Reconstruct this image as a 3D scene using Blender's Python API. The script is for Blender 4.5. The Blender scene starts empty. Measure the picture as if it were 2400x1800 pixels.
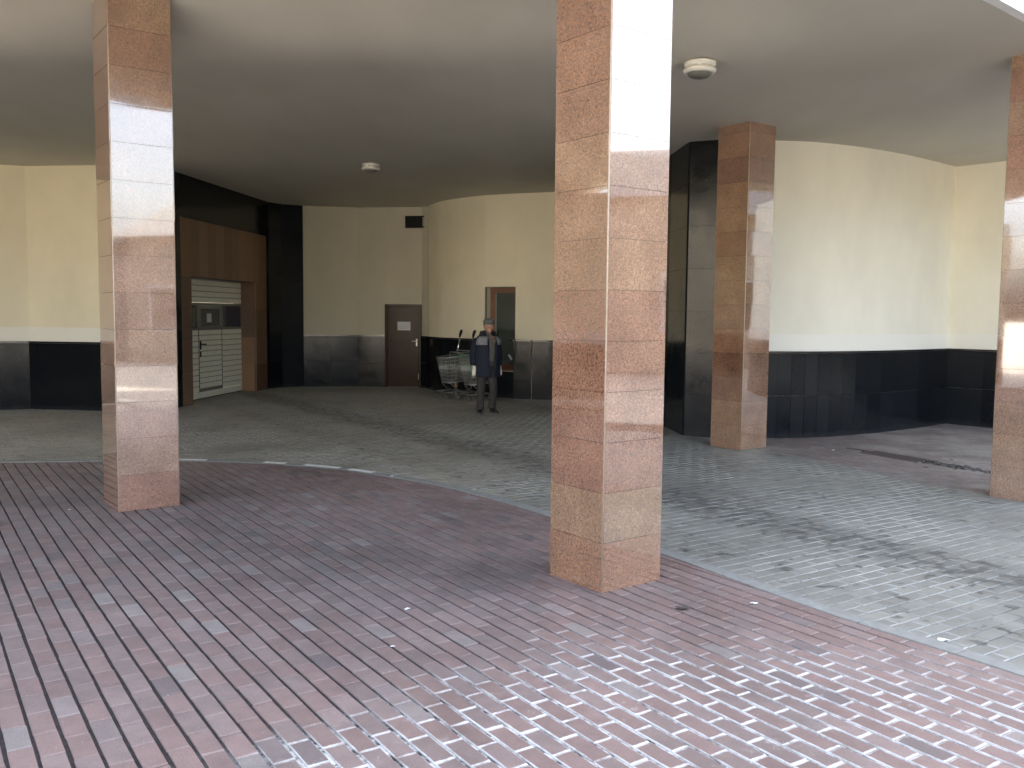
import bpy, bmesh, math, random
from mathutils import Vector, Matrix
R_ = math.radians
random.seed(11)
scene = bpy.context.scene
C = scene.collection

# ------------------------------------------------------------------ camera
CAM_H, PITCH, ROLL = 1.65, 0.0764249, 0.0096345
cam_d = bpy.data.cameras.new('camera')
cam = bpy.data.objects.new('camera', cam_d); C.objects.link(cam)
cam_d.sensor_width = 36.0; cam_d.lens = 36.0 * 2120.0 / 2400.0
cam_d.clip_start = 0.05; cam_d.clip_end = 2000
cp, sp, cr, sr = math.cos(PITCH), math.sin(PITCH), math.cos(ROLL), math.sin(ROLL)
F = Vector((0, cp, -sp)); U = Vector((0, sp, cp)); Rt = Vector((1, 0, 0))
r_ = cr*Rt + sr*U; u_ = -sr*Rt + cr*U
m = Matrix((r_, u_, -F)).transposed().to_4x4(); m.translation = Vector((0, 0, CAM_H))
cam.matrix_world = m
scene.camera = cam

# ------------------------------------------------------------------ light
SUN_AZ, SUN_EL = R_(58), R_(36)          # azimuth measured from +X towards +Y
world = bpy.data.worlds.new('World'); scene.world = world; world.use_nodes = True
nt = world.node_tree; nt.nodes.clear()
sky = nt.nodes.new('ShaderNodeTexSky'); sky.sky_type = 'NISHITA'; sky.sun_disc = False
sky.sun_elevation = SUN_EL; sky.sun_rotation = math.pi/2 - SUN_AZ
sky.air_density = 1.0; sky.dust_density = 5.0; sky.ozone_density = 1.0
bg = nt.nodes.new('ShaderNodeBackground'); bg.inputs[1].default_value = 0.15
wo = nt.nodes.new('ShaderNodeOutputWorld')
hs = nt.nodes.new('ShaderNodeHueSaturation'); hs.inputs['Saturation'].default_value = 0.65
nt.links.new(sky.outputs[0], hs.inputs['Color']); nt.links.new(hs.outputs[0], bg.inputs[0]); nt.links.new(bg.outputs[0], wo.inputs[0])
sl = bpy.data.lights.new('sun', 'SUN'); sl.energy = 5.0; sl.angle = R_(0.5); sl.color = (1.0, 0.93, 0.82)
so = bpy.data.objects.new('sun', sl); C.objects.link(so)
sd = Vector((math.cos(SUN_AZ)*math.cos(SUN_EL), math.sin(SUN_AZ)*math.cos(SUN_EL), math.sin(SUN_EL)))
so.rotation_euler = sd.to_track_quat('Z', 'Y').to_euler(); so.location = sd*60
scene.view_settings.view_transform = 'Standard'; scene.view_settings.look = 'None'
scene.view_settings.exposure = 3.1; scene.view_settings.gamma = 1.0
scene.render.engine = 'CYCLES'
scene.cycles.max_bounces = 12; scene.cycles.diffuse_bounces = 8; scene.cycles.glossy_bounces = 5
scene.cycles.caustics_reflective = False; scene.cycles.caustics_refractive = False
scene.cycles.sample_clamp_indirect = 6

# ------------------------------------------------------------------ materials
def nmat(name):
    mt = bpy.data.materials.new(name); mt.use_nodes = True
    n = mt.node_tree; b = n.nodes['Principled BSDF']
    return mt, n, b
def N(n, t, **kw):
    nd = n.nodes.new(t)
    for k, v in kw.items():
        if k in nd.inputs: nd.inputs[k].default_value = v
        else: setattr(nd, k, v)
    return nd
def ramp(n, fac, stops, interp='LINEAR'):
    cr_ = n.nodes.new('ShaderNodeValToRGB'); e = cr_.color_ramp; e.interpolation = interp
    while len(e.elements) < len(stops): e.elements.new(0.5)
    for el, (p, c) in zip(e.elements, stops):
        el.position = p; el.color = (*c, 1) if len(c) == 3 else c
    n.links.new(fac, cr_.inputs[0]); return cr_.outputs[0]
def mixc(n, fac, a, b, mode='MIX'):
    mx = n.nodes.new('ShaderNodeMix'); mx.data_type = 'RGBA'; mx.blend_type = mode
    for s, i in ((fac, 0), (a, 6), (b, 7)):
        if isinstance(s, bpy.types.NodeSocket): n.links.new(s, mx.inputs[i])
        elif isinstance(s, (int, float)): mx.inputs[i].default_value = s
        else: mx.inputs[i].default_value = (*s, 1)
    return mx.outputs[2]
def math_(n, op, a, b=None, c=None, clamp=False):
    md = n.nodes.new('ShaderNodeMath'); md.operation = op; md.use_clamp = clamp
    for i, s in enumerate((a, b, c)):
        if s is None: continue
        if isinstance(s, bpy.types.NodeSocket): n.links.new(s, md.inputs[i])
        else: md.inputs[i].default_value = s
    return md.outputs[0]
def sstep(n, x, a, b):
    mr = n.nodes.new('ShaderNodeMapRange'); mr.interpolation_type = 'SMOOTHSTEP'
    n.links.new(x, mr.inputs[0]); mr.inputs[1].default_value = a; mr.inputs[2].default_value = b
    return mr.outputs[0]
def noise(n, scale, detail=3, rough=0.5, vec=None, dist=0):
    nd = n.nodes.new('ShaderNodeTexNoise'); nd.inputs['Scale'].default_value = scale
    nd.inputs['Detail'].default_value = detail; nd.inputs['Roughness'].default_value = rough
    nd.inputs['Distortion'].default_value = dist
    if vec is None:
        g = n.nodes.new('ShaderNodeNewGeometry'); vec = g.outputs['Position']
    n.links.new(vec, nd.inputs['Vector']); return nd.outputs[0]
def pos(n):
    g = n.nodes.new('ShaderNodeNewGeometry'); s = n.nodes.new('ShaderNodeSeparateXYZ')
    n.links.new(g.outputs['Position'], s.inputs[0]); return s.outputs[0], s.outputs[1], s.outputs[2], g.outputs['Position']
def mapping(n, vec, scale=(1,1,1), rot=(0,0,0)):
    mp = n.nodes.new('ShaderNodeMapping'); mp.inputs['Scale'].default_value = scale; mp.inputs['Rotation'].default_value = rot
    n.links.new(vec, mp.inputs[0]); return mp.outputs[0]
def bump(n, h, strength, dist, b):
    bp = n.nodes.new('ShaderNodeBump'); bp.inputs['Strength'].default_value = strength; bp.inputs['Distance'].default_value = dist
    n.links.new(h, bp.inputs['Height']); n.links.new(bp.outputs[0], b.inputs['Normal'])
def attr(n, name):
    a = n.nodes.new('ShaderNodeAttribute'); a.attribute_name = name; return a
def simple(name, col, rough=0.6, metal=0.0, nscale=20, var=0.12, bmp=0.0, ior=1.5, coat=0):
    mt, n, b = nmat(name)
    f = noise(n, nscale, 4, 0.6)
    c = ramp(n, f, [(0.3, tuple(x*(1-var) for x in col)), (0.7, tuple(min(1, x*(1+var)) for x in col))])
    n.links.new(c, b.inputs['Base Color']); b.inputs['Roughness'].default_value = rough
    b.inputs['Metallic'].default_value = metal; b.inputs['IOR'].default_value = ior
    b.inputs['Coat Weight'].default_value = coat
    if bmp: bump(n, f, bmp, 0.01, b)
    return mt

def mat_granite():
    mt, n, b = nmat('polished_granite')
    tone = attr(n, 'tone').outputs['Color']
    x, y, z, P = pos(n)
    f1 = noise(n, 170, 4, 0.75); f2 = noise(n, 75, 4, 0.7); f3 = noise(n, 3.5, 3, 0.5); f4 = noise(n, 1.3, 2, .5, mapping(n, P, (1, 1, 3)))
    sp1 = ramp(n, f1, [(0.36, (0.42, 0.36, 0.33)), (0.47, (0.88, 0.86, 0.84)), (0.6, (1.12, 1.1, 1.07)), (0.7, (1.6, 1.55, 1.5))])
    c = mixc(n, 1.0, tone, sp1, 'MULTIPLY')
    sp2 = ramp(n, f2, [(0.38, (0.62, 0.56, 0.52)), (0.52, (1, 1, 1)), (0.66, (1.35, 1.32, 1.25))])
    c = mixc(n, 0.8, c, sp2, 'MULTIPLY')
    bl = ramp(n, f3, [(0.35, (0.86, 0.82, 0.8)), (0.65, (1.1, 1.1, 1.1))])
    c = mixc(n, 1.0, c, bl, 'MULTIPLY')
    n.links.new(c, b.inputs['Base Color'])
    rr = ramp(n, f4, [(0.52, (0.03,)*3), (0.75, (0.16,)*3)])
    n.links.new(rr, b.inputs['Roughness'])
    b.inputs['IOR'].default_value = 2.2; b.inputs['Coat Weight'].default_value = 1.0; b.inputs['Coat Roughness'].default_value = 0.02; b.inputs['Coat IOR'].default_value = 1.9
    bump(n, f2, 0.02, 0.002, b)
    return mt
def mat_dark_stone():
    mt, n, b = nmat('polished_dark_stone')
    tone = attr(n, 'tone').outputs['Color']
    f = noise(n, 90, 4, 0.7)
    c = ramp(n, f, [(0.3, (0.004, 0.005, 0.006)), (0.7, (0.013, 0.015, 0.018))])
    c = mixc(n, 1.0, c, tone, 'MULTIPLY')
    x, y, z, P = pos(n)
    low = math_(n, 'SUBTRACT', 1.0, sstep(n, math_(n, 'ADD', z, math_(n, 'MULTIPLY', noise(n, 7, 4), 0.12)), 0.08, 0.16))
    c = mixc(n, math_(n, 'MULTIPLY', low, 0.25), c, (0.045, 0.05, 0.055))   # splash dirt along the foot
    n.links.new(c, b.inputs['Base Color'])
    g = ramp(n, noise(n, 5, 4, .6), [(0.35, (0.10,)*3), (0.75, (0.24,)*3)])
    n.links.new(g, b.inputs['Roughness']); b.inputs['IOR'].default_value = 1.35
    return mt
def mat_plaster(name, col, band=0.0):
    mt, n, b = nmat(name)
    x, y, z, P = pos(n)
    f = noise(n, 1.2, 4, 0.55, mapping(n, P, (1, 1, 0.6))); f2 = noise(n, 60, 3)
    c = ramp(n, f, [(0.3, tuple(v*0.90 for v in col)), (0.7, tuple(min(1, v*1.03) for v in col))])
    if band:
        bm_ = math_(n, 'SUBTRACT', 1.0, sstep(n, z, band-0.004, band+0.004))
        c = mixc(n, math_(n, 'MULTIPLY', bm_, 0.75), c, (0.84, 0.82, 0.74))   # repainted strip above the dado
    n.links.new(c, b.inputs['Base Color']); b.inputs['Roughness'].default_value = 0.82
    bump(n, f2, 0.25, 0.003, b)
    return mt
def mat_ceiling():
    mt, n, b = nmat('ceiling_render')
    x, y, z, P = pos(n)
    f = noise(n, 0.55, 4, 0.6, mapping(n, P, (1, 0.45, 1), (0, 0, R_(35))))
    c = ramp(n, f, [(0.3, (0.50, 0.475, 0.41)), (0.7, (0.61, 0.585, 0.52))])
    n.links.new(c, b.inputs['Base Color']); b.inputs['Roughness'].default_value = 0.85
    bump(n, noise(n, 35, 3), 0.2, 0.003, b)
    return mt
def mat_paver(name, kind):
    mt, n, b = nmat(name)
    x, y, z, P = pos(n)
    tone = attr(n, 'tone').outputs['Color']
    uv = attr(n, 'edge').outputs['Fac']
    f1 = noise(n, 9, 4, .6); f2 = noise(n, 160, 3, .7)
    c = mixc(n, 1.0, tone, ramp(n, f2, [(0.3, (0.78,)*3), (0.7, (1.2,)*3)]), 'MULTIPLY')
    c = mixc(n, 1.0, c, ramp(n, f1, [(0.3, (0.88,)*3), (0.7, (1.12,)*3)]), 'MULTIPLY')
    c = mixc(n, 1.0, c, ramp(n, noise(n, 0.75, 5, .62), [(0.32, (0.74, 0.735, 0.73)), (0.50, (1.0,)*3), (0.68, (1.16, 1.15, 1.14))]), 'MULTIPLY')
    c0 = c
    if kind == 'red':
        w = white_mask(n, x, y)
        nz = noise(n, 26, 5, .7)
        # efflorescence creeps from the joints onto the brick edges
        nl = noise(n, 4.5, 4, .7)
        e = math_(n, 'MULTIPLY', w, sstep(n, math_(n, 'ADD', math_(n, 'ADD', uv, math_(n, 'MULTIPLY', nz, 0.7)), math_(n, 'MULTIPLY', nl, 1.0)), 1.48, 1.95))
        e2 = math_(n, 'MULTIPLY', w, sstep(n, noise(n, 5.5, 5, .75), 0.60, 0.74))
        e = math_(n, 'MAXIMUM', e, math_(n, 'MULTIPLY', e2, 0.45))
        e3 = sstep(n, noise(n, 75, 2, .5), 0.735, 0.76)                  # scattered pale grit
        e = math_(n, 'MAXIMUM', e, math_(n, 'MULTIPLY', e3, 0.55))
        c = mixc(n, math_(n, 'MULTIPLY', e, 0.85), c, (0.62, 0.62, 0.61))
    else:
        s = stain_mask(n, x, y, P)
        pe = math_(n, 'MULTIPLY', sstep(n, noise(n, 0.55, 3, .6), 0.47, 0.58), sstep(n, math_(n, 'ADD', uv, math_(n, 'MULTIPLY', noise(n, 5, 3), 0.8)), 1.15, 1.4))
        c = mixc(n, math_(n, 'MULTIPLY', pe, 0.5), c, (0.5, 0.51, 0.49))
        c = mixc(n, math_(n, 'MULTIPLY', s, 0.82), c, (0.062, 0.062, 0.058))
    if kind == 'far':
        c = c0
        du = sstep(n, math_(n, 'ADD', noise(n, 1.1, 5, .65), math_(n, 'MULTIPLY', sstep(n, x, 4.2, 5.6), 0.10)), 0.50, 0.68)
        c = mixc(n, math_(n, 'MULTIPLY', du, 0.6), c, (0.33, 0.31, 0.29))
        dk = sstep(n, noise(n, 3.2, 4, .6, mapping(n, P, (1, 1.6, 1))), 0.58, 0.72)
        c = mixc(n, math_(n, 'MULTIPLY', dk, 0.5), c, (0.06, 0.055, 0.055))
    n.links.new(c, b.inputs['Base Color'])
    b.inputs['Roughness'].default_value = 0.62 if kind == 'red' else 0.55
    bump(n, f2, 0.25, 0.002, b)
    return mt
def white_mask(n, x, y):
    # powdery bloom in the near right part of the brick paving
    a = math_(n, 'SUBTRACT', math_(n, 'ADD', math_(n, 'MULTIPLY', x, 0.85), 4.35), y)
    c = math_(n, 'SUBTRACT', 5.0, math_(n, 'ADD', math_(n, 'MULTIPLY', x, 0.25), y))
    mn = math_(n, 'MINIMUM', a, c)
    mn = math_(n, 'ADD', mn, math_(n, 'MULTIPLY', math_(n, 'SUBTRACT', noise(n, 1.7, 4, .6), 0.5), 1.5))
    return sstep(n, mn, -0.1, 0.75)
def stain_mask(n, x, y, P):
    nz = noise(n, 1.5, 3, .6)
    # wheel-track band of drips:  distance from a bent line
    d1 = math_(n, 'ABSOLUTE', math_(n, 'SUBTRACT', math_(n, 'ADD', math_(n, 'MULTIPLY', y, 0.55), math_(n, 'MULTIPLY', x, 0.83)), 5.72))
    d1 = math_(n, 'SUBTRACT', 1.0, sstep(n, d1, 0.10, 0.62))
    d2 = math_(n, 'ABSOLUTE', math_(n, 'SUBTRACT', math_(n, 'ADD', math_(n, 'MULTIPLY', y, 0.57), math_(n, 'MULTIPLY', x, 0.82)), 4.80))
    d2 = math_(n, 'MULTIPLY', math_(n, 'SUBTRACT', 1.0, sstep(n, d2, 0.08, 0.30)), 0.45)
    band = math_(n, 'MAXIMUM', math_(n, 'MAXIMUM', d1, d2), 0.22)
    blobs = noise(n, 8.5, 2, .5, mapping(n, P, (1, 1, 1)), 0.15)
    thr = math_(n, 'ADD', blobs, math_(n, 'MULTIPLY', band, 0.20))
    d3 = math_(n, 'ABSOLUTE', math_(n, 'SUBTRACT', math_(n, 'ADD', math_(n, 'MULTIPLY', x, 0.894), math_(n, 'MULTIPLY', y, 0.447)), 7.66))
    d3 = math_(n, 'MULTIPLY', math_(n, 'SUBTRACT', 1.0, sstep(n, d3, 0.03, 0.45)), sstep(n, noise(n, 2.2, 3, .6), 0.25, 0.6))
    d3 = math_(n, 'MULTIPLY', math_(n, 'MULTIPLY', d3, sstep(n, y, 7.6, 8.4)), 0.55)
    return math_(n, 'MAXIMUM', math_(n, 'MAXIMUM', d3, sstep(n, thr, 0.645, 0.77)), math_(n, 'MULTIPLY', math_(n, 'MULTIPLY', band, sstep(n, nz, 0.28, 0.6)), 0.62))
def mat_joint():
    mt, n, b = nmat('joint_sand')
    x, y, z, P = pos(n)
    w = white_mask(n, x, y)
    d = ramp(n, noise(n, 30, 4), [(0.3, (0.018, 0.014, 0.014)), (0.7, (0.045, 0.035, 0.035))])
    f = math_(n, 'MULTIPLY', w, sstep(n, noise(n, 11, 5, .8), 0.38, 0.60))
    c = mixc(n, f, d, (0.60, 0.60, 0.58))
    n.links.new(c, b.inputs['Base Color']); b.inputs['Roughness'].default_value = 0.95
    bump(n, noise(n, 120, 3), 0.4, 0.004, b)
    return mt

M = {}
M['granite'] = mat_granite()
M['bead'] = simple('corner_bead_stone', (0.40, 0.33, 0.25), 0.5, 0, 40)
M['grout'] = simple('dark_grout', (0.035, 0.025, 0.022), 0.9)
M['dark'] = mat_dark_stone()
M['coping'] = simple('dark_coping', (0.015, 0.016, 0.02), 0.12, 0, 60, 0.2, ior=1.6)
M['cream_left'] = mat_plaster('cream_render_left', (0.84, 0.755, 0.545), 1.37)
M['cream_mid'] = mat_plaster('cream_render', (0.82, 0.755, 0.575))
M['cream_back'] = mat_plaster('grey_cream_render', (0.50, 0.47, 0.37))  # greyer and darker than the other cream walls
M['cream_right'] = mat_plaster('cream_render_right', (0.84, 0.80, 0.665), 1.42)
M['ceiling'] = mat_ceiling()
M['red'] = mat_paver('red_clay_paver', 'red')
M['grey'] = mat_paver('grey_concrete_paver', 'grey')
M['far'] = mat_paver('far_clay_paver', 'far')
M['joint'] = mat_joint()
M['kerb'] = simple('kerb_concrete', (0.235, 0.24, 0.228), 0.7, 0, 14, 0.15, 0.1)
M['kerb_white'] = simple('kerb_white_paint', (0.78, 0.77, 0.72), 0.6, 0, 25, 0.12)
M['asphalt'] = simple('yard_asphalt', (0.40, 0.37, 0.32), 0.9, 0, 3, 0.2, 0.2)
M['portal'] = None
M['gate'] = simple('cream_painted_steel', (0.86, 0.86, 0.74), 0.42, 0, 8, 0.05)
M['gate_groove'] = simple('gate_groove_shade', (0.40, 0.40, 0.33), 0.7)  # groove shade painted as a darker colour so the slat lines show
M['gate_frame'] = simple('grey_green_aluminium', (0.20, 0.21, 0.18), 0.4, 0.2, 20, 0.08)
M['rubber'] = simple('black_rubber', (0.02, 0.02, 0.02), 0.7)
M['paper'] = simple('white_paper', (0.62, 0.62, 0.63), 0.8, 0, 30, 0.04)
M['ink'] = simple('grey_print', (0.22, 0.22, 0.24), 0.8)
M['brown'] = simple('brown_lacquered_door', (0.034, 0.020, 0.014), 0.2, 0, 5, 0.15, ior=1.22)
M['brown_frame'] = simple('brown_window_frame', (0.17, 0.075, 0.04), 0.4, 0, 12, 0.15)
M['black'] = simple('black_metal', (0.005, 0.005, 0.005), 0.8)
M['steel'] = simple('zinc_wire', (0.50, 0.51, 0.50), 0.35, 0.6, 30, 0.15)
M['dull_steel'] = simple('dull_steel', (0.15, 0.155, 0.15), 0.5, 0.4, 30, 0.2)
M['chrome'] = simple('bright_chrome', (0.80, 0.81, 0.83), 0.14, 1.0, 10, 0.04)
M['green'] = simple('green_plastic', (0.05, 0.42, 0.12), 0.4)
M['wood'] = simple('bare_wood', (0.36, 0.25, 0.14), 0.7, 0, 18, 0.25)
M['lamp_white'] = simple('lamp_housing_white', (0.72, 0.70, 0.62), 0.45, 0, 15, 0.05)
M['lamp_glass'] = simple('lamp_glass_grey', (0.16, 0.16, 0.14), 0.35)
M['skin'] = simple('skin', (0.46, 0.25, 0.17), 0.55, 0, 30, 0.1)
M['hair'] = simple('grey_hair', (0.07, 0.06, 0.055), 0.8)
M['navy'] = simple('navy_cloth', (0.005, 0.008, 0.021), 0.8, 0, 35, 0.3, 0.2)
M['navy_dark'] = simple('black_lining', (0.010, 0.010, 0.014), 0.85)
M['yoke'] = simple('grey_yoke_cloth', (0.20, 0.20, 0.22), 0.8, 0, 40, 0.2, 0.2)
M['shirt'] = simple('grey_shirt_cloth', (0.13, 0.12, 0.105), 0.85, 0, 30, 0.2, 0.2)
M['trouser'] = simple('dark_brown_trousers', (0.040, 0.033, 0.031), 0.85, 0, 25, 0.3, 0.3)
M['cap'] = simple('grey_cap_cloth', (0.14, 0.14, 0.13), 0.85, 0, 40, 0.2)
M['shoe'] = simple('dark_shoe_leather', (0.018, 0.017, 0.017), 0.45)
M['sole'] = simple('shoe_sole', (0.10, 0.10, 0.10), 0.8)
M['glove'] = simple('white_work_glove', (0.72, 0.69, 0.58), 0.85, 0, 50, 0.1)
M['rust'] = simple('rusty_iron', (0.085, 0.068, 0.062), 0.8, 0.2, 60, 0.3, 0.3)
M['silt'] = simple('grey_silt', (0.16, 0.15, 0.14), 0.95, 0, 20, 0.3, 0.3)
M['reveal'] = simple('grey_reveal_render', (0.30, 0.30, 0.27), 0.8, 0, 8, 0.06)
def mat_glass(name, tint, rough=0.03):
    mt, n, b = nmat(name)
    n.links.new(ramp(n, noise(n, 3, 3), [(0.3, tuple(v*0.8 for v in tint)), (0.7, tint)]), b.inputs['Base Color'])
    b.inputs['Roughness'].default_value = rough; b.inputs['IOR'].default_value = 1.6
    b.inputs['Coat Weight'].default_value = 0.0
    return mt
M['glass_blue'] = mat_glass('dark_blue_pane', (0.030, 0.036, 0.062))
M['glass_grey'] = mat_glass('dark_grey_pane', (0.05, 0.055, 0.052))
M['glass_win'] = mat_glass('dusty_window_glass', (0.055, 0.065, 0.055))

def mat_portal():
    mt, n, b = nmat('brown_granite_cladding')
    tone = attr(n, 'tone').outputs['Color']
    c = mixc(n, 1.0, tone, ramp(n, noise(n, 70, 4, .7), [(0.35, (0.7,)*3), (0.65, (1.2,)*3)]), 'MULTIPLY')
    n.links.new(c, b.inputs['Base Color']); b.inputs['Roughness'].default_value = 0.4
    return mt
M['portal'] = mat_portal()

# ------------------------------------------------------------------ mesh helpers
class MB:
    def __init__(s): s.v = []; s.f = []; s.tone = []; s.edge = []; s.mi = []; s.sm = []
    def add(s, verts, faces, tone=(1, 1, 1), mi=0, smooth=False, edges=None):
        o = len(s.v); s.v += [tuple(p) for p in verts]
        for k, f in enumerate(faces):
            s.f.append(tuple(o+i for i in f)); s.tone.append(tone); s.mi.append(mi); s.sm.append(smooth)
        s.edge += edges if edges else [0.0]*len(verts)
    def box(s, a, b, mat=None, **kw):
        x0, y0, z0 = a; x1, y1, z1 = b
        vs = [Vector(p) for p in ((x0,y0,z0),(x1,y0,z0),(x1,y1,z0),(x0,y1,z0),(x0,y0,z1),(x1,y0,z1),(x1,y1,z1),(x0,y1,z1))]
        if mat is not None: vs = [mat @ p for p in vs]
        s.add(vs, [(0,3,2,1),(4,5,6,7),(0,1,5,4),(1,2,6,5),(2,3,7,6),(3,0,4,7)], **kw)
    def tube(s, pts, r, n=8, cap=True, **kw):
        pts = [Vector(p) for p in pts]; rs = r if isinstance(r, (list, tuple)) else [r]*len(pts)
        vs = []; fs = []
        for i, p in enumerate(pts):
            d = (pts[min(i+1, len(pts)-1)] - pts[max(i-1, 0)]).normalized()
            up = Vector((0,0,1)) if abs(d.z) < 0.9 else Vector((1,0,0))
            a = d.cross(up).normalized(); b = a.cross(d)
            for k in range(n):
                t = 2*math.pi*k/n; vs.append(p + (a*math.cos(t)+b*math.sin(t))*rs[i])
        for i in range(len(pts)-1):
            for k in range(n):
                k2 = (k+1) % n; fs.append((i*n+k, i*n+k2, (i+1)*n+k2, (i+1)*n+k))
        if cap: fs.append(tuple(range(n))[::-1]); fs.append(tuple((len(pts)-1)*n+k for k in range(n)))
        s.add(vs, fs, smooth=True, **kw)
    def lathe(s, prof, n=32, center=(0,0,0), mat=None, **kw):
        vs = []; fs = []; c = Vector(center)
        for (r, z) in prof:
            for k in range(n):
                t = 2*math.pi*k/n; p = Vector((r*math.cos(t), r*math.sin(t), z)); 
                if mat is not None: p = mat @ p
                vs.append(c+p)
        for i in range(len(prof)-1):
            for k in range(n):
                k2 = (k+1) % n; fs.append((i*n+k, i*n+k2, (i+1)*n+k2, (i+1)*n+k))
        s.add(vs, fs, smooth=True, **kw)
    def loft(s, rings, **kw):      # rings: list of equal-length vertex loops, capped
        n = len(rings[0]); vs = [p for r in rings for p in r]; fs = []
        for i in range(len(rings)-1):
            for k in range(n):
                k2 = (k+1) % n; fs.append((i*n+k, i*n+k2, (i+1)*n+k2, (i+1)*n+k))
        fs.append(tuple(range(n))[::-1]); fs.append(tuple((len(rings)-1)*n+k for k in range(n)))
        s.add(vs, fs, **kw)
    def build(s, name, mats, parent=None, bevel=0, attrs=False):
        me = bpy.data.meshes.new(name); me.from_pydata(s.v, [], s.f)
        if not isinstance(mats, (list, tuple)): mats = [mats]
        for mt in mats: me.materials.append(mt)
        me.polygons.foreach_set('material_index', s.mi); me.polygons.foreach_set('use_smooth', s.sm)
        a = me.attributes.new('tone', 'FLOAT_COLOR', 'FACE')
        fl = []
        for t in s.tone: fl += [t[0], t[1], t[2], 1.0]
        a.data.foreach_set('color', fl)
        e = me.attributes.new('edge', 'FLOAT', 'POINT'); e.data.foreach_set('value', s.edge)
        me.update(); me.validate()
        o = bpy.data.objects.new(name, me); C.objects.link(o)
        if parent: o.parent = parent
        if bevel:
            bv = o.modifiers.new('bevel', 'BEVEL'); bv.width = bevel; bv.segments = 2; bv.limit_method = 'ANGLE'
        return o
def thing(name, label, cat, loc=(0,0,0), rz=0, group=None):
    o = bpy.data.objects.new(name, None); C.objects.link(o); o.location = loc; o.rotation_euler = (0,0,rz)
    o.empty_display_size = 0.2
    return tag(o, label, cat, group)
def tag(o, label, cat, group=None):
    o['label'] = label; o['category'] = cat
    if group: o['group'] = group
    return o
def struct(o): o['kind'] = 'structure'; return o
def copy_tree(o, parent=None):
    c = o.copy(); C.objects.link(c); c.parent = parent
    for ch in list(o.children): copy_tree(ch, c)
    return c
def V2(p): return Vector((p[0], p[1]))

# ------------------------------------------------------------------ ceiling geometry
CZ = 4.007
def sm(t): t = max(0, min(1, t)); return t*t*(3-2*t)
def ceil_z(x, y): return CZ + 0.27*sm((8.6-y)/1.4)*sm((3.0-x)/1.5)
def catmull(pts, n=8):
    out = []; P = [V2(pts[0])*2-V2(pts[1])] + [V2(p) for p in pts] + [V2(pts[-1])*2-V2(pts[-2])]
    for i in range(1, len(P)-2):
        for k in range(n):
            t = k/n; a, b, c, d = P[i-1], P[i], P[i+1], P[i+2]
            out.append(0.5*((2*b)+(c-a)*t+(2*a-5*b+4*c-d)*t*t+(3*b-a-3*c+d)*t**3))
    out.append(P[-2]); return out
EDGE = catmull([(-12.2,6.75),(-8,5.5),(-4,4.75),(-1.5,4.45),(.2,4.5),(.95,4.95),(1.6,5.45),(2.52,6.08),(3.47,6.80),(4.11,7.33),(4.7,7.75),(5.6,8.2),(7.5,9.6),(11,12.4),(15,15.6)], 6)

def ruled(front, z_of, back_y, rows, name, mt, thick=0):
    mb = MB(); nF = len(front); vs = []; fs = []
    for j in range(rows+1):
        t = (j/rows)**1.6
        for i, p in enumerate(front):
            bx = front[0].x + (18-front[0].x)*i/(nF-1)
            q = V2(p).lerp(Vector((bx, back_y)), t)
            vs.append((q.x, q.y, z_of(q.x, q.y)))
    for j in range(rows):
        for i in range(nF-1):
            a = j*nF+i; fs.append((a, a+nF, a+nF+1, a+1))
    mb.add(vs, fs, smooth=True); return mb.build(name, mt)
struct(ruled(EDGE, ceil_z, 24, 40, 'ceiling', M['ceiling']))

# building mass that stands on the passage: fascia wall, back wall and flat roof
ub = thing('upper_building', 'cream rendered upper storeys carried by the granite pillars over the passage', 'building', (0, 9, 0))
UP = [Vector((p.x, p.y)) for p in EDGE]
hz = lambda p: 7.2 if p.x < 1.0 else 17.0  # stepped heights shaped to shade the right yard and let sun reach the left
mb = MB(); vs = []; fs = []
for i, p in enumerate(UP):
    d = (UP[min(i+1, len(UP)-1)]-UP[max(i-1, 0)]).normalized(); nrm = Vector((-d.y, d.x))
    q = p + nrm*0.3
    vs += [(p.x, p.y-9, ceil_z(p.x, p.y)-0.004), (p.x, p.y-9, hz(p)), (q.x, q.y-9, hz(p)), (q.x, q.y-9, ceil_z(p.x, p.y)+0.01)]
for i in range(len(UP)-1):
    a = i*4; b_ = a+4
    fs += [(a, b_, b_+1, a+1), (a+1, b_+1, b_+2, a+2), (a+2, b_+2, b_+3, a+3), (a+3, b_+3, b_, a)]
mb.add(vs, fs); mb.build('facade_wall', simple('white_facade_render', (.84,.84,.82), .8, 0, 4, .04), ub)
mb = MB(); mb.box((-12.2, 15, 0), (1.0, 15.4, 7.2)); mb.box((1.0, 15, 0), (18, 15.4, 17)); mb.box((-12.6, -2.2, 4.3), (-12.2, 15, 7.2)); mb.box((.7, -4.0, 7.2), (1.0, 15, 17)); mb.box((18, 6.9, 4.3), (18.4, 15, 17)); mb.build('rear_wall', M['cream_mid'], ub)
RL = [Vector((p.x, p.y)) for p in UP if p.x < 1.0]; RH = [Vector((p.x, p.y)) for p in UP if p.x >= 1.0]
for part_, zr, xb in ((RL, 7.22, (-12.2, 1.0)), (RH, 17.02, (1.0, 18.0))):
    mb = MB(); n_ = len(part_)
    vs = [(p.x, p.y-9, zr) for p in part_]+[(xb[0]+(xb[1]-xb[0])*k/(n_-1), 15.4, zr) for k in range(n_)]
    mb.add(vs, [(k, k+1, n_+k+1, n_+k) for k in range(n_-1)]); mb.build('roof', M['kerb'], ub)

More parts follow.
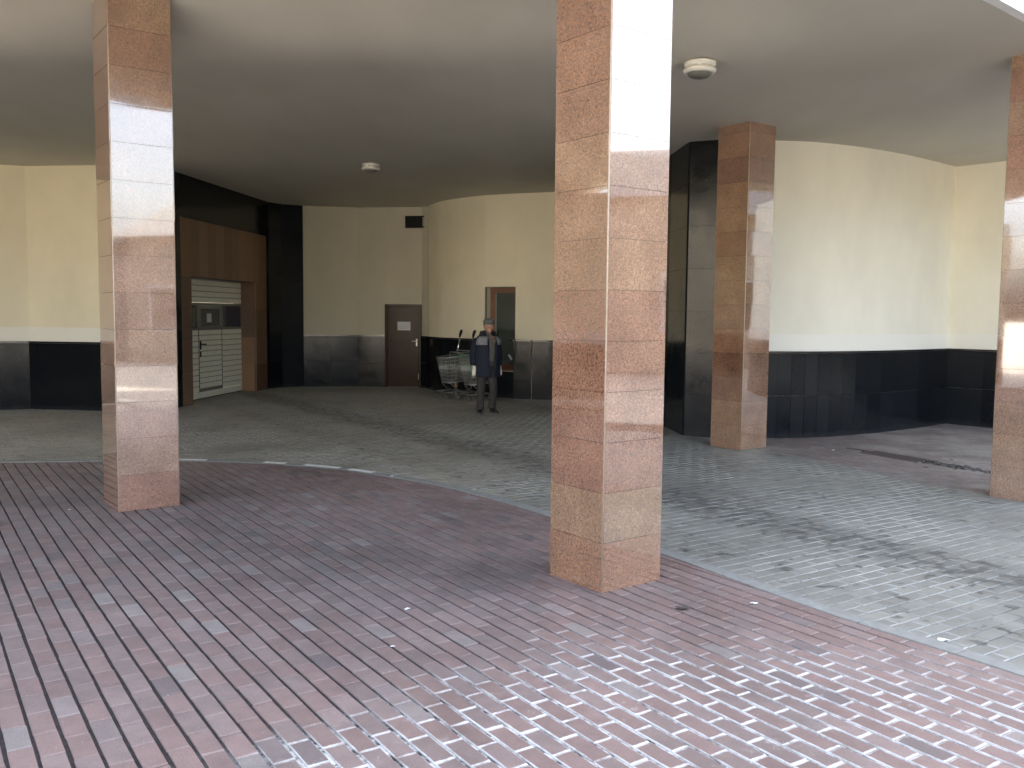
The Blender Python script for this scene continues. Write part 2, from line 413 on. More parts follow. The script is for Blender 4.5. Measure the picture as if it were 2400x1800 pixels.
# ------------------------------------------------------------------ ground
mb = MB(); mb.add([(-400,-400,-0.03),(400,-400,-0.03),(400,400,-0.03),(-400,400,-0.03)], [(0,1,2,3)])
struct(mb.build('ground', M['asphalt']))
BORD = catmull([(-16,8.6),(-12,9.0),(-9,9.4),(-5.6,9.75),(-4.4,9.92),(-3.5,9.96),(-2.76,9.86),(-1.9,9.56),(-1.2,9.1),(-.69,8.68),(-.23,8.16),(.33,7.42),(1.08,6.24),(1.81,5.0),(2.42,4.12),(3.9,1.93),(7.0,-2.66),(8.4,-4.7)], 5)
def side(p):          # >0 on the camera side of the border, and the closest segment
    best = None
    for i in range(len(BORD)-1):
        a, b = BORD[i], BORD[i+1]; d = b-a; t = max(0, min(1, (p-a).dot(d)/d.dot(d))); q = a+d*t
        dist = (p-q).length
        if best is None or dist < best[0]: best = (dist, a, d.normalized(), q)
    dist, a, d, q = best
    s = d.x*(p.y-q.y)-d.y*(p.x-q.x)
    return (-dist if s > 0 else dist), a, d
def clip(poly, a, nrm, off):     # keep (p-a).nrm >= off
    out = []
    for i in range(len(poly)):
        p, q = poly[i], poly[(i+1) % len(poly)]
        dp, dq = (p-a).dot(nrm)-off, (q-a).dot(nrm)-off
        if dp >= 0: out.append(p)
        if (dp >= 0) != (dq >= 0): out.append(p + (q-p)*(dp/(dp-dq)))
    return out
RED2 = [V2(p) for p in ((2.95,12.4),(3.1,11.25),(3.45,10.6),(3.75,9.95),(4.15,8.95),(4.7,8.1),(9,4.0))]
def red2_side(p):     # >0 right of the pillar line
    best = None
    for i in range(len(RED2)-1):
        a, b = RED2[i], RED2[i+1]; d = b-a; t = (p-a).dot(d)/d.dot(d)
        if i > 0: t = max(0, t)
        if i < len(RED2)-2: t = min(1, t)
        q = a+d*t; dist = (p-q).length
        if best is None or dist < best[0]: best = (dist, a, d.normalized(), q)
    dist, a, d, q = best
    s = d.x*(p.y-q.y)-d.y*(p.x-q.x)
    return (dist if s > 0 else -dist), a, d
def lay(ang, L, Wd, gl, gw, bbox, region, tonef, zf, phase, rnd, kb=0.0045, brk=0.5):
    """region(p)-> list of (a, n, off) clip planes or None to drop"""
    mb = MB(); u = Vector((math.cos(ang), math.sin(ang))); w = Vector((-u.y, u.x))
    x0, y0, x1, y1 = bbox
    cs = [Vector((x, y)) for x in (x0, x1) for y in (y0, y1)]
    us = [c.dot(u) for c in cs]; ws = [c.dot(w) for c in cs]
    for j in range(int(math.floor(min(ws)/Wd))-1, int(max(ws)/Wd)+2):
        wv = j*Wd+phase; ju = rnd.uniform(-.012, .012)+(brk*L if j % 2 else 0)
        wob = rnd.uniform(-0.001, 0.001)
        for i in range(int(math.floor(min(us)/L))-1, int(max(us)/L)+2):
            uc = i*L+ju; c = u*(uc+L/2)+w*(wv+Wd/2)
            if not (x0 < c.x < x1 and y0 < c.y < y1): continue
            pl = region(c)
            if pl is None: continue
            a_ = rnd.uniform(-.008, .008); hw = (Wd-gw)/2+rnd.uniform(-.001, .0008); hl = (L-gl)/2+rnd.uniform(-.0012, .001)
            ca, sa = math.cos(a_), math.sin(a_)
            uu = u*ca+w*sa; ww = w*ca-u*sa; cc = c+w*wob+w*rnd.uniform(-.0012, .0012)
            poly = [cc-uu*hl-ww*hw, cc+uu*hl-ww*hw, cc+uu*hl+ww*hw, cc-uu*hl+ww*hw]
            for (a, n_, off) in pl: 
                poly = clip(poly, a, n_, off)
                if len(poly) < 3: break
            if len(poly) < 3: continue
            cen = sum(poly, Vector((0, 0)))/len(poly)
            top = []
            for p in poly:
                d = cen-p; l = d.length
                top.append(p+d*min(0.5, kb*1.35/max(l, 1e-4)))
            z = zf(c)+rnd.uniform(-.0012, .0012); tx, ty = rnd.uniform(-.006, .006), rnd.uniform(-.006, .006)
            zz = lambda p: z+(p-cen).x*tx+(p-cen).y*ty
            n = len(poly)
            inn = [p+(cen-p)*min(0.62, 0.026/max((cen-p).length, 1e-4)) for p in poly]
            vs = [(p.x, p.y, zz(p)-0.016) for p in poly]+[(p.x, p.y, zz(p)-kb*0.8) for p in poly]+[(p.x, p.y, zz(p)) for p in top]+[(p.x, p.y, zz(p)) for p in inn]
            fs = []
            for k in range(n):
                k2 = (k+1) % n
                fs += [(k, k2, n+k2, n+k), (n+k, n+k2, 2*n+k2, 2*n+k), (2*n+k, 2*n+k2, 3*n+k2, 3*n+k)]
            fs.append(tuple(3*n+k for k in range(n)))
            mb.add(vs, fs, tone=tonef(c, rnd), edges=[1.0]*(2*n)+[0.95]*n+[0.0]*n)
    return mb
def red_tone(c, rnd):
    r = rnd.random(); pale = 0.035
    if c.y > 4.3 and c.x < -0.6: pale = 0.13
    if r < pale: b = Vector((0.225, 0.20, 0.19)).lerp(Vector((.20, .155, .147)), rnd.random())
    elif r < pale+0.03: b = Vector((0.155, 0.125, 0.122))
    elif r < pale+0.45: b = Vector((0.200, 0.152, 0.142))
    else: b = Vector((0.200, 0.142, 0.130))
    # greyer, darker belt around the left pillar
    g = sm(1-abs((c.y-7.2)+(c.x+3)*0.5)/2.2)*0.65 if c.x < 0.2 else 0
    b = b.lerp(Vector((0.125, 0.115, 0.115)), g*(.4+.6*rnd.random()))
    k = rnd.uniform(.9, 1.1); return (b.x*k, b.y*k, b.z*k)
def red_region(c):
    s, a, d = side(c)
    if s > 0.16: return []
    if s < -0.12: return None
    return [(a, Vector((d.y, -d.x)), 0.055)]
rnd = random.Random(5)
mb = lay(R_(-55.9), 0.209, 0.1, 0.0035, 0.0145, (-9.5, 1.6, 5.4, 10.2), red_region, red_tone, lambda c: 0.0, 0.0705, rnd)
struct(mb.build('red_brick_paving', M['red']))
def grey_tone(c, rnd):
    k = rnd.uniform(.88, 1.1); w = sm((c.x+1.0)/2.5)
    a = Vector((0.285, 0.265, 0.22)).lerp(Vector((0.232, 0.231, 0.208)), w)  # pavers on the left lightened to stand in for missing light
    return (a.x*k, a.y*k, a.z*k)
def grey_region(c):
    s, a, d = side(c)
    if s > 0.12: return None
    pl = []
    if s > -0.26: pl.append((a, Vector((-d.y, d.x)), 0.055))
    s2, a2, d2 = red2_side(c)
    if s2 > 0.12: return None
    if s2 > -0.14: pl.append((a2, Vector((d2.y, -d2.x)), 0.006))
    return pl
mb = lay(R_(33.5), 0.2, 0.1, 0.006, 0.007, (-10.5, 1.8, 8.0, 20.9), grey_region, grey_tone, lambda c: 0.0, 0.03, rnd, 0.005)
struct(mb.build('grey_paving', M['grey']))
def red2_region(c):
    s2, a2, d2 = red2_side(c)
    if s2 < -0.12: return None
    s, a, d = side(c)
    if s > -0.3: return None
    if 4.30 < c.x < 5.35 and abs((c-Vector((4.45, 11.05))).dot(Vector((0.88, 0.475)).normalized())) < 0.06: return None
    return [(a2, Vector((-d2.y, d2.x)), 0.006)] if s2 < 0.14 else []
def red2_tone(c, rnd):
    k = rnd.uniform(.85, 1.12); g = 0.35+0.4*rnd.random()
    b = Vector((0.20, 0.145, 0.14)).lerp(Vector((0.19, 0.18, 0.175)), g)
    return (b.x*k, b.y*k, b.z*k)
mb = lay(R_(-55.9), 0.2, 0.1, 0.004, 0.006, (2.6, 6.5, 9.0, 14.6), red2_region, red2_tone, lambda c: 0.0, 0.0, rnd)
struct(mb.build('far_red_paving', M['far']))
mb = MB(); mb.add([(-10.5,1.5,-0.0075),(9.0,1.5,-0.0075),(9.0,21.5,-0.0075),(-10.5,21.5,-0.0075)], [(0,1,2,3)])
struct(mb.build('joint_bed', M['joint']))
# flush concrete kerb along the border, a few lengths of it painted white
kb_g, kb_w = MB(), MB()
fine = catmull([(p.x, p.y) for p in BORD], 4)
acc = 0; run = []; segs = []
for i in range(len(fine)-1):
    run.append(fine[i]); acc += (fine[i+1]-fine[i]).length
    if acc >= 0.5: run.append(fine[i+1]); segs.append(run); run = []; acc = 0
white = [(-3.85,-3.35), (-2.75,-2.42), (-2.27,-1.8), (-1.72,-1.40)]
for sg in segs:
    if sg[0].x < -14 or sg[0].x > 8: continue
    mid = sg[len(sg)//2]; wide = 0.055 if mid.x < -1.0 else 0.055
    L_, Rr = [], []
    for k, p in enumerate(sg):
        d = (sg[-1]-sg[0]).normalized(); nn = Vector((-d.y, d.x)); e = 0.002 if k == 0 else (-0.002 if k == len(sg)-1 else 0)
        L_.append(p+nn*0.05+d*e); Rr.append(p-nn*0.05+d*e)
    vs = [(p.x, p.y, 0.0045) for p in L_]+[(p.x, p.y, 0.0045) for p in Rr]
    n = len(sg); vs += [(x, y, -0.02) for x, y, z in vs]
    fs = [(k+1, k, n+k, n+k+1) for k in range(n-1)]+[(k, k+1, 2*n+k+1, 2*n+k) for k in range(n-1)]+[(n+k+1, n+k, 3*n+k, 3*n+k+1) for k in range(n-1)]
    fs += [(0, 2*n, 3*n, n), (n-1, 2*n-1, 4*n-1, 3*n-1)]
    kb_g.add(vs, fs)
struct(kb_g.build('kerb', M['kerb']))
for (xa, xb) in white:
    pts = [p for p in fine if xa <= p.x <= xb]
    for k in range(len(pts)-1):
        a, b = pts[k], pts[k+1]; d = (b-a).normalized(); nn = Vector((-d.y, d.x))
        q = [a+nn*0.046, b+nn*0.046, b-nn*0.046, a-nn*0.046]
        kb_w.add([(p.x, p.y, 0.0085) for p in q], [(3, 2, 1, 0)])
struct(kb_w.build('kerb_paint', M['kerb_white']))

# ------------------------------------------------------------------ walls
def offs(pts, d):
    out = []
    for i, p in enumerate(pts):
        a = (pts[i]-pts[i-1]).normalized() if i > 0 else None
        b = (pts[i+1]-pts[i]).normalized() if i < len(pts)-1 else None
        if a is None: a = b
        if b is None: b = a
        n1, n2 = Vector((a.y, -a.x)), Vector((b.y, -b.x)); mm = (n1+n2).normalized()
        out.append(p+mm*(d/max(0.35, mm.dot(n1))))
    return out
def strip(mb, pts, d0, d1, z0, z1, smooth=False, **kw):
    A, B = offs(pts, d1), offs(pts, d0); n = len(pts)
    vs = [(p.x, p.y, z0) for p in A]+[(p.x, p.y, z1) for p in A]+[(p.x, p.y, z0) for p in B]+[(p.x, p.y, z1) for p in B]
    fs = []
    for k in range(n-1):
        fs += [(k, k+1, n+k+1, n+k), (2*n+k+1, 2*n+k, 3*n+k, 3*n+k+1), (n+k, n+k+1, 3*n+k+1, 3*n+k), (k+1, k, 2*n+k, 2*n+k+1)]
    fs += [(0, n, 3*n, 2*n), (n-1, 3*n-1, 4*n-1, 2*n-1)]
    mb.add(vs, fs, smooth=smooth, **kw)
def slabs(pts, z0, z1, rows, w, d0=0.0, d1=0.03, tilt=0.004, tonef=None, rs=1, skip=None):
    rnd = random.Random(rs); mb = MB(); pts = [V2(p) for p in pts]
    # cut into chords
    cuts = []
    for i in range(len(pts)-1):
        L = (pts[i+1]-pts[i]).length; k = max(1, round(L/w))
        for j in range(k): cuts.append((pts[i].lerp(pts[i+1], j/k), pts[i].lerp(pts[i+1], (j+1)/k)))
    for a, b in cuts:
        d = (b-a).normalized(); n = Vector((d.y, -d.x))
        for r in range(rows):
            za, zb = z0+(z1-z0)*r/rows, z0+(z1-z0)*(r+1)/rows
            if skip and skip((a+b)/2, (za+zb)/2): continue
            t1, t2 = rnd.uniform(-tilt, tilt), rnd.uniform(-tilt, tilt)*0.6
            def P(q, z, off):
                s = (q-(a+b)/2).dot(d); return (q.x+n.x*(off+s*t1+(z-(za+zb)/2)*t2), q.y+n.y*(off+s*t1+(z-(za+zb)/2)*t2), z)
            g = 0.0016; qa, qb = a+d*g, b-d*g; zl, zh = za+g, zb-g
            vs = [P(qa,zl,d1),P(qb,zl,d1),P(qb,zh,d1),P(qa,zh,d1),P(qa,zl,d0),P(qb,zl,d0),P(qb,zh,d0),P(qa,zh,d0)]
            t = rnd.uniform(.75, 1.5) if tonef is None else None
            mb.add(vs, [(0,1,2,3),(5,4,7,6),(3,2,6,7),(1,0,4,5),(4,0,3,7),(1,5,6,2)], tone=(t, t, t) if t else tonef(rnd))
    return mb
ZT = CZ+0.03
def make_wall(label, pts, plaster, dado, rs, loc, smooth=False, cope=True, w=0.55, pz0=0.0, name='cream_wall', cat='wall', rows=2, tilt=0.004):
    t = thing(name, label, cat)
    P = [V2(p) for p in pts]
    mb = MB(); strip(mb, P, -0.2, 0.0, 0.0, ZT, smooth=False); o = mb.build('plaster', plaster, t)
    if smooth:
        me = o.data
        for pl in me.polygons:
            if abs(pl.normal.z) < 0.5: pl.use_smooth = True
        em = o.modifiers.new('split', 'EDGE_SPLIT'); em.split_angle = R_(35)
    slabs(pts, 0.0, dado, rows, w, 0.002, 0.03, tilt, rs=rs).build('dado', M['dark'], t)
    if cope:
        mb = MB(); strip(mb, P, 0.002, 0.052, dado+0.002, dado+0.03); mb.build('coping', M['coping'], t, 0.003)
    return t
DL = 1.105
make_wall('cream rendered wall with dark dado seen left of the left pillar', [(-12.4,13.1),(-8.04,15.08),(-5.86,14.78)], M['cream_left'], DL, 3, None, w=2.6, rows=1, tilt=0.004)
make_wall('cream side wall closing the passage on the far left, mirrored in the pillars', [(-11.6,4.9),(-11.6,9.4),(-11.9,12.9)], M['cream_left'], DL, 4, None, w=.6)

# gate wall: dark stone full height with a brown granite portal and the gate
B0, C1 = Vector((-5.84,14.80)), Vector((-5.29,19.62))
dg = (C1-B0).normalized(); ng = Vector((dg.y, -dg.x))
def gw(y): return B0+dg*((y-B0.y)/dg.y)
t = thing('gate_wall', 'black polished stone wall with brown granite surround around the white gate', 'wall')
yo0, yo1, yi0, yi1 = 15.66, 19.46, 16.03, 18.88
zp, zi = 3.27, 2.27
# backing pieces around the recess
mb = MB()
for (ya, yb, za, zb) in ((14.80, yi0, 0, ZT), (yi1, 19.62, 0, ZT), (yi0, yi1, zi, ZT)):
    strip(mb, [gw(ya), gw(yb)], -0.45, 0.0, za, zb)
mb.build('backing_wall', M['grout'], t)
mb = slabs([gw(14.86), gw(yo0)], 0, ZT-0.02, 6, 0.6, 0.002, 0.03, .002, rs=8)
m2 = slabs([gw(yo0+.002), gw(yo1)], zp, ZT-0.02, 1, 0.6, 0.002, 0.03, .002, rs=9)
mb.add(m2.v, m2.f); mb.build('black_cladding', M['dark'], t)
def ptone(r_n):
    k = r_n.uniform(.72, 1.25); b = r_n.choice([(0.22,0.125,0.075),(0.20,0.12,0.08),(0.25,0.145,0.08)]); return (b[0]*k, b[1]*k, b[2]*k)
mb = slabs([gw(yo0), gw(yi0)], 0, zi, 4, 0.6, 0.002, 0.034, .001, ptone, 1)
for (a, b, z0, z1, rw, w_, s_) in ((gw(yi1), gw(yo1), 0, zi, 4, .7, 2), (gw(yo0), gw(yo1), zi, zp, 1, 0.34, 3)):
    q = slabs([a, b], z0, z1, rw, w_, 0.002, 0.034, .001, ptone, s_); o_ = len(mb.v); mb.v += q.v; mb.edge += q.edge
    mb.f += [tuple(i+o_ for i in f) for f in q.f]; mb.tone += q.tone; mb.mi += q.mi; mb.sm += q.sm
# inner reveal of the far jamb and head
a = gw(yi1)+ng*0.0; 
q = slabs([(a-ng*0.42).to_tuple(), a.to_tuple()], 0, zi, 4, .5, 0.002, 0.02, .001, ptone, 5)
q2 = slabs([gw(yi0).to_tuple(), (gw(yi0)-ng*0.42).to_tuple()], 0, zi, 4, .5, 0.002, 0.02, .001, ptone, 5)
for q in (q, q2):
    o_ = len(mb.v); mb.v += q.v; mb.edge += q.edge; mb.f += [tuple(i+o_ for i in f) for f in q.f]; mb.tone += q.tone; mb.mi += q.mi; mb.sm += q.sm
mb.build('portal_cladding', M['portal'], t)

# sectional gate, set back in the portal; local frame: X along wall, Y out of wall
def frame(o, d):
    n_ = Vector((d.y, -d.x)); return Matrix(((d.x, -n_.x, 0, o.x), (d.y, -n_.y, 0, o.y), (0, 0, 1, 0), (0, 0, 0, 1)))
ga = gw(yi0+.004)-ng*0.30; GL = (yi1-yi0)/dg.y-0.045; 
gt = thing('garage_gate', 'cream sectional gate with wicket door and a row of dark panes in the brown portal', 'gate')
gt.matrix_world = frame(ga+dg*0.022, dg)
def gbox(x0, x1, z0, z1, y0=-0.0, y1=0.05, mb=None): mb.box((x0, y0-0.0, z0), (x1, y1, z1))
# Y negative = towards the passage
zb0, zb1, zw0, zw1 = 0.02, zi-0.01, 1.32, 1.80
wx0, wx1 = 0.88, 1.88
mb = MB()
def slats(mb, x0, x1, z0, z1, h=0.104):
    k = max(1, round((z1-z0)/h)); hh = (z1-z0)/k
    for i in range(k):
        a_, b_ = z0+i*hh, z0+(i+1)*hh
        mb.box((x0, -0.020, a_+0.009), (x1, 0.03, b_-0.009)); mb.box((x0, -0.004, b_-0.009), (x1, 0.03, b_+0.009), mi=1)
mb1 = MB(); slats(mb1, 0, GL, zw1+.02, zb1-.01); mb1.build('top_panel', [M['gate'], M['gate_groove']], gt)
mb1 = MB(); slats(mb1, 0, wx0-.022, 0.14, zw0-.01); slats(mb1, wx1+.022, GL, 0.14, zw0-.01); mb1.box((0, -0.02, zb0), (GL, 0.03, 0.136)); mb1.build('lower_panel', [M['gate'], M['gate_groove']], gt)
mb1 = MB()
for (x0, x1, z0, z1) in ((0, GL, zw1-.035, zw1+.018), (0, GL, zw0-.012, zw0+.03), (wx0-.05, wx0+.0, zw0+.03, zw1-.035), (wx1, wx1+.05, zw0+.03, zw1-.035)):
    mb1.box((x0, -0.026, z0), (x1, 0.03, z1))
mb1.build('window_frame', M['gate_frame'], gt, 0.004)
for (x0, x1, mt) in ((0.0, wx0-.05, 'glass_grey'), (wx1+.05, GL, 'glass_blue')):
    mb1 = MB(); mb1.box((x0, -0.004, zw0+.03), (x1, 0.012, zw1-.035)); mb1.build('window_pane', M[mt], gt)
mb1 = MB(); slats(mb1, wx0+.02, wx1-.02, 0.20, zw0-.012)
wd = mb1.build('wicket_door', [M['gate'], M['gate_groove']], gt)
mb1 = MB()
for (x0, x1, z0, z1) in ((wx0-.02, wx0+.018, .16, zw0-.014), (wx1-.018, wx1+.02, .16, zw0-.014), (wx0-.02, wx1+.02, .138, .198)):
    mb1.box((x0, -0.012, z0), (x1, 0.03, z1))
for (x0, x1, z0, z1) in ((wx0-.004, wx0+.006, .165, zw0-.014), (wx1-.006, wx1+.004, .165, zw0-.014), (wx0-.004, wx1+.004, .150, .163)):
    mb1.box((x0, -0.024, z0), (x1, -0.012, z1))
mb1.build('door_edging', M['gate_frame'], wd)
mb1 = MB(); 
for (x0, x1, z0, z1) in ((wx0+.002, wx0+.075, zw0+.032, zw1-.037), (wx1-.075, wx1-.002, zw0+.032, zw1-.037), (wx0+.075, wx1-.075, zw1-.10, zw1-.037), (wx0+.075, wx1-.075, zw0+.032, zw0+.06)):
    mb1.box((x0, -0.034, z0), (x1, 0.0, z1))
mb1.build('sash', M['gate_frame'], wd, 0.004)
mb1 = MB(); mb1.box((wx0+.07, -0.012, zw0+.05), (wx1-.07, 0.0, zw1-.09)); mb1.build('door_pane', M['glass_grey'], wd)
mb1 = MB(); xc = wx0+(wx1-wx0)*0.46; mb1.box((xc-.095, -0.0155, zw0+.13), (xc+.095, -0.0125, zw0+.30)); mb1.build('notice', M['paper'], wd)
mb1 = MB(); mb1.box((wx0+.03, -0.03, 0.94), (wx0+.075, -0.02, 1.10)); mb1.box((wx0+.035, -0.03, 0.80), (wx0+.075, -0.02, 0.90))
mb1.tube([(wx0+.05, -.02, 1.04), (wx0+.05, -.075, 1.04), (wx0+.19, -.075, 1.035)], .012); mb1.build('handle', M['black'], wd)
mb1 = MB(); mb1.box((0, -0.015, 0.003), (GL, 0.02, 0.02)); mb1.build('bottom_seal', M['rubber'], gt)

# dark corner between gate wall and back wall
D3 = (-4.67, 20.22)
t = thing('black_corner_wall', 'tall black polished stone corner between the gate and the cream back wall', 'wall')
P = [C1, Vector((-5.10, 19.98)), V2(D3)]
mb = MB(); strip(mb, P, -0.25, 0.0, 0, ZT); mb.build('backing_wall', M['grout'], t)
q1 = slabs([gw(yo1+.002).to_tuple(), C1.to_tuple(), (-5.10,19.98), D3], 0, ZT-0.01, 7, 0.6, 0.002, 0.032, .003, rs=21); q1.build('black_cladding', M['dark'], t)

# back wall with brown door and vent
E0 = (-1.86, 20.08); BW = [D3, (-3.5,20.48), (-2.86,20.40), (-2.03,20.24), E0]
t = thing('back_wall', 'greyish cream back wall with dark dado on both sides of the brown door', 'wall')
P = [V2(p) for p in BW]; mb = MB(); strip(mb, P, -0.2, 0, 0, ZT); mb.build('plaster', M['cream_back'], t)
Dd = 1.13
q1 = slabs(BW[:3], 0, Dd, 2, .62, .002, .03, .004, rs=30); q2 = slabs(BW[3:], 0, Dd, 2, .62, .002, .03, .004, rs=31)
q1.add(q2.v, q2.f); q1.build('dado', M['dark'], t)
mb = MB(); strip(mb, P[:3], .002, .05, Dd+.002, Dd+.03); strip(mb, P[3:], .002, .05, Dd+.002, Dd+.03); mb.build('coping', M['coping'], t, .003)

dd = (P[3]-P[2]).normalized(); dt = thing('brown_door', 'glossy dark brown metal door with a paper notice, in the back wall', 'door'); dt.matrix_world = frame(P[2], dd)
DW = (P[3]-P[2]).length; DH = 1.86
mb = MB()
for (x0, x1, z0, z1) in ((0.0, .055, 0, DH), (DW-.055, DW, 0, DH), (.055, DW-.055, DH-.055, DH)): mb.box((x0, -.06, z0), (x1, -.002, z1))
mb.build('frame', M['brown'], dt, .004)
mb = MB(); mb.box((.06, -.045, .012), (DW-.06, -.006, DH-.06)); leaf = mb.build('leaf', M['brown'], dt, .003)
mb = MB()
for (x0, x1, z0, z1) in ((.11, .125, .9, DH-.12), (DW-.125, DW-.11, .9, DH-.12), (.11, DW-.11, .885, .9), (.11, DW-.11, DH-.12, DH-.105)): mb.box((x0, -.052, z0), (x1, -.0455, z1))
mb.build('raised_moulding', M['brown'], leaf)
mb = MB(); mb.box((.30, -.0535, 1.28), (.60, -.0525, 1.47))
nb = mb.build('notice', M['paper'], leaf)
mb = MB(); rr = random.Random(3)
for i in range(6):
    z = 1.45-.026*i; x = .32
    while x < .57:
        w_ = rr.uniform(.02, .07); mb.box((x, -.0545, z-.008), (min(x+w_, .58), -.0538, z)); x += w_+.012
mb.build('print', M['ink'], nb)
mb = MB(); mb.box((DW-.115, -.054, .93), (DW-.085, -.046, 1.09)); mb.tube([(DW-.10, -.05, 1.04), (DW-.10, -.09, 1.04), (DW-.2, -.09, 1.04)], .009); mb.build('handle', M['steel'], leaf)
mb = MB(); mb.tube([(DW-.052, -.066, .18), (DW-.052, -.066, .32)], .011); mb.build('hinge', M['steel'], dt)

va, vb = P[3].lerp(P[4], -.62), P[3].lerp(P[4], 0.62)
va = P[2].lerp(P[3], .56); vd = (P[3]-P[2]).normalized()
vt = thing('vent_grille', 'black rectangular vent grille high on the back wall above the brown door', 'vent'); vt.matrix_world = frame(va, vd) @ Matrix.Translation((0, 0, 3.55))
mb = MB(); W_ = .53
for (x0, x1, z0, z1) in ((0, W_, 0, .025), (0, W_, .235, .26), (0, .025, .025, .235), (W_-.025, W_, .025, .235)): mb.box((x0, -.045, z0), (x1, -.002, z1))
mb.build('frame', M['black'], vt)
mb = MB(); mb.box((.025, -.012, .025), (W_-.025, -.004, .235))
for i in range(7): mb.box((.025, -.04, .035+i*.028), (W_-.025, -.015, .041+i*.028), mat=Matrix.Translation((0, 0, 0)))
mb.build('louvre', M['black'], vt)

# round wall
RW = catmull([(-1.86,20.05),(-1.80,19.85),(-1.64,19.45),(-1.44,19.08),(-1.0,18.55),(-.5,18.12),(.10,17.84),(.60,17.66),(1.15,17.5),(1.7,17.2)], 4)
def at_px(px):     # curve parameter for photo x (2212 scale)
    k = (px-1106)/1954.0
    for i in range(len(RW)-1):
        a, b = RW[i], RW[i+1]; fa, fb = a.x-k*a.y, b.x-k*b.y
        if fa <= 0 <= fb: return a.lerp(b, fa/(fa-fb)), i
nA, iA = at_px(1045.5); nB, iB = at_px(1112); pB, iP = at_px(1150)
t = thing('round_wall', 'lit cream wall that curves round towards the back, behind the man', 'wall')
seg1 = RW[:iA+1]+[nA]; seg2 = [nA, nB]; seg3 = [nB]+RW[iB+1:]
nz0, nz1 = 0.555, 2.20
mb = MB(); strip(mb, seg1, -.28, 0, 0, ZT); strip(mb, seg3, -.28, 0, 0, ZT); strip(mb, seg2, -.28, 0, nz1, ZT); strip(mb, seg2, -.28, -.0, 0, nz0-.02)
o = mb.build('plaster', M['cream_mid'], t)
for pl in o.data.polygons:
    if abs(pl.normal.z) < .5: pl.use_smooth = True
em = o.modifiers.new('split', 'EDGE_SPLIT'); em.split_angle = R_(32)
def chords(pts, w):
    out = [pts[0]]; acc = 0
    for i in range(1, len(pts)):
        acc += (pts[i]-pts[i-1]).length
        if acc >= w: out.append(pts[i]); acc = 0
    if (out[-1]-pts[-1]).length > .12: out.append(pts[-1])
    else: out[-1] = pts[-1]
    return [p.to_tuple() for p in out]
q = slabs(chords(seg1, .5), 0, Dd, 1, 2, .004, .035, .004, rs=41)
tw = random.Random(4)
q2 = slabs([nB.to_tuple(), pB.to_tuple()], 0, Dd, 1, 2, .06, .085, .001, rs=43)
q3 = slabs(chords([pB]+RW[iP+1:], .5), 0, Dd, 1, 2, .004, .035, .003, rs=44)
q4 = slabs([nA.to_tuple(), nB.to_tuple()], 0, nz0-.03, 1, 2, .004, .03, .001, rs=45)
for k in (q2, q3, q4): q.add(k.v, k.f)
q.build('dado', M['dark'], t)
mb = MB(); strip(mb, seg1, .002, .055, Dd+.002, Dd+.03); strip(mb, [nB]+RW[iB+1:], .002, .055, Dd+.002, Dd+.03); strip(mb, [nB+(nA-nB)*.12, nB, pB], .056, .12, Dd+.0, Dd+.034)
mb.build('coping', M['coping'], t, .003)
wn = (nB-nA).normalized(); wl = (nB-nA).length
wt = thing('recessed_window', 'tall brown framed window in a recess of the round wall, behind the man', 'window'); wt.matrix_world = frame(nA, wn)
mb = MB(); mb.box((0.004, .01, nz0), (.012, .262, nz1)); mb.box((wl-.012, .01, nz0), (wl-.004, .262, nz1)); mb.box((.012, .01, nz1-.01), (wl-.012, .262, nz1-.002)); mb.build('reveal', M['reveal'], wt)
mb = MB(); mb.box((-.01, -.035, nz0-.02), (wl+.01, .26, nz0+.0)); mb.build('sill', M['brown_frame'], wt)
mb = MB(); y0, y1 = .19, .235
for (x0, x1, z0, z1) in ((.014, .135, nz0+.002, nz1-.012), (wl-.06, wl-.014, nz0+.002, nz1-.012), (.135, wl-.06, nz1-.115, nz1-.012), (.135, wl-.06, nz0+.002, nz0+.12)): mb.box((x0, y0, z0), (x1, y1, z1))
fr = mb.build('window_frame', M['brown_frame'], wt, .004)
mb = MB(); mb.box((.136, y0+.012, nz0+.12), (.165, y0+.035, nz1-.116)); mb.build('window_seal', M['gate_frame'], fr)
mb = MB(); mb.box((.165, y0+.015, nz0+.12), (wl-.06, y0+.03, nz1-.116)); gl = mb.build('glass', M['glass_win'], wt)
mb = MB(); mm = Matrix.Translation((wl*.70, y0+.0125, .80)) @ Matrix.Rotation(R_(-35), 4, 'Y'); mb.box((-.022, -.001, -.06), (.022, .001, .06), mat=mm); mb.build('sticker', M['paper'], gl)

# black column block at the right, grazing black return wall
BC = [(1.85,16.6),(2.33,13.4),(2.40,12.48),(2.80,12.30),(3.42,12.30)]
t = thing('black_stone_corner', 'full height black polished stone corner between the two right pillars', 'wall')
P = [V2(p) for p in BC]; mb = MB(); strip(mb, P, -.2, 0, 0, ZT); mb.build('backing_wall', M['grout'], t)
slabs(BC, 0, ZT-.01, 7, .62, .002, .032, .002, rs=51).build('black_cladding', M['dark'], t)
RR = catmull([(3.42,12.30),(4.0,12.38),(4.6,12.62),(5.3,13.02),(6.1,13.62),(6.86,14.26)], 3)
t = make_wall('pale cream curved wall with black panelled dado on the right side', [p.to_tuple() for p in RR], M['cream_right'], 1.16, 61, None, smooth=True, w=.5, tilt=.003)
make_wall('cream return wall running off behind the far right pillar', [(6.86,14.26),(7.6,13.4),(9.2,11.9),(12.0,10.9)], M['cream_right'], 1.16, 62, None, w=.5)

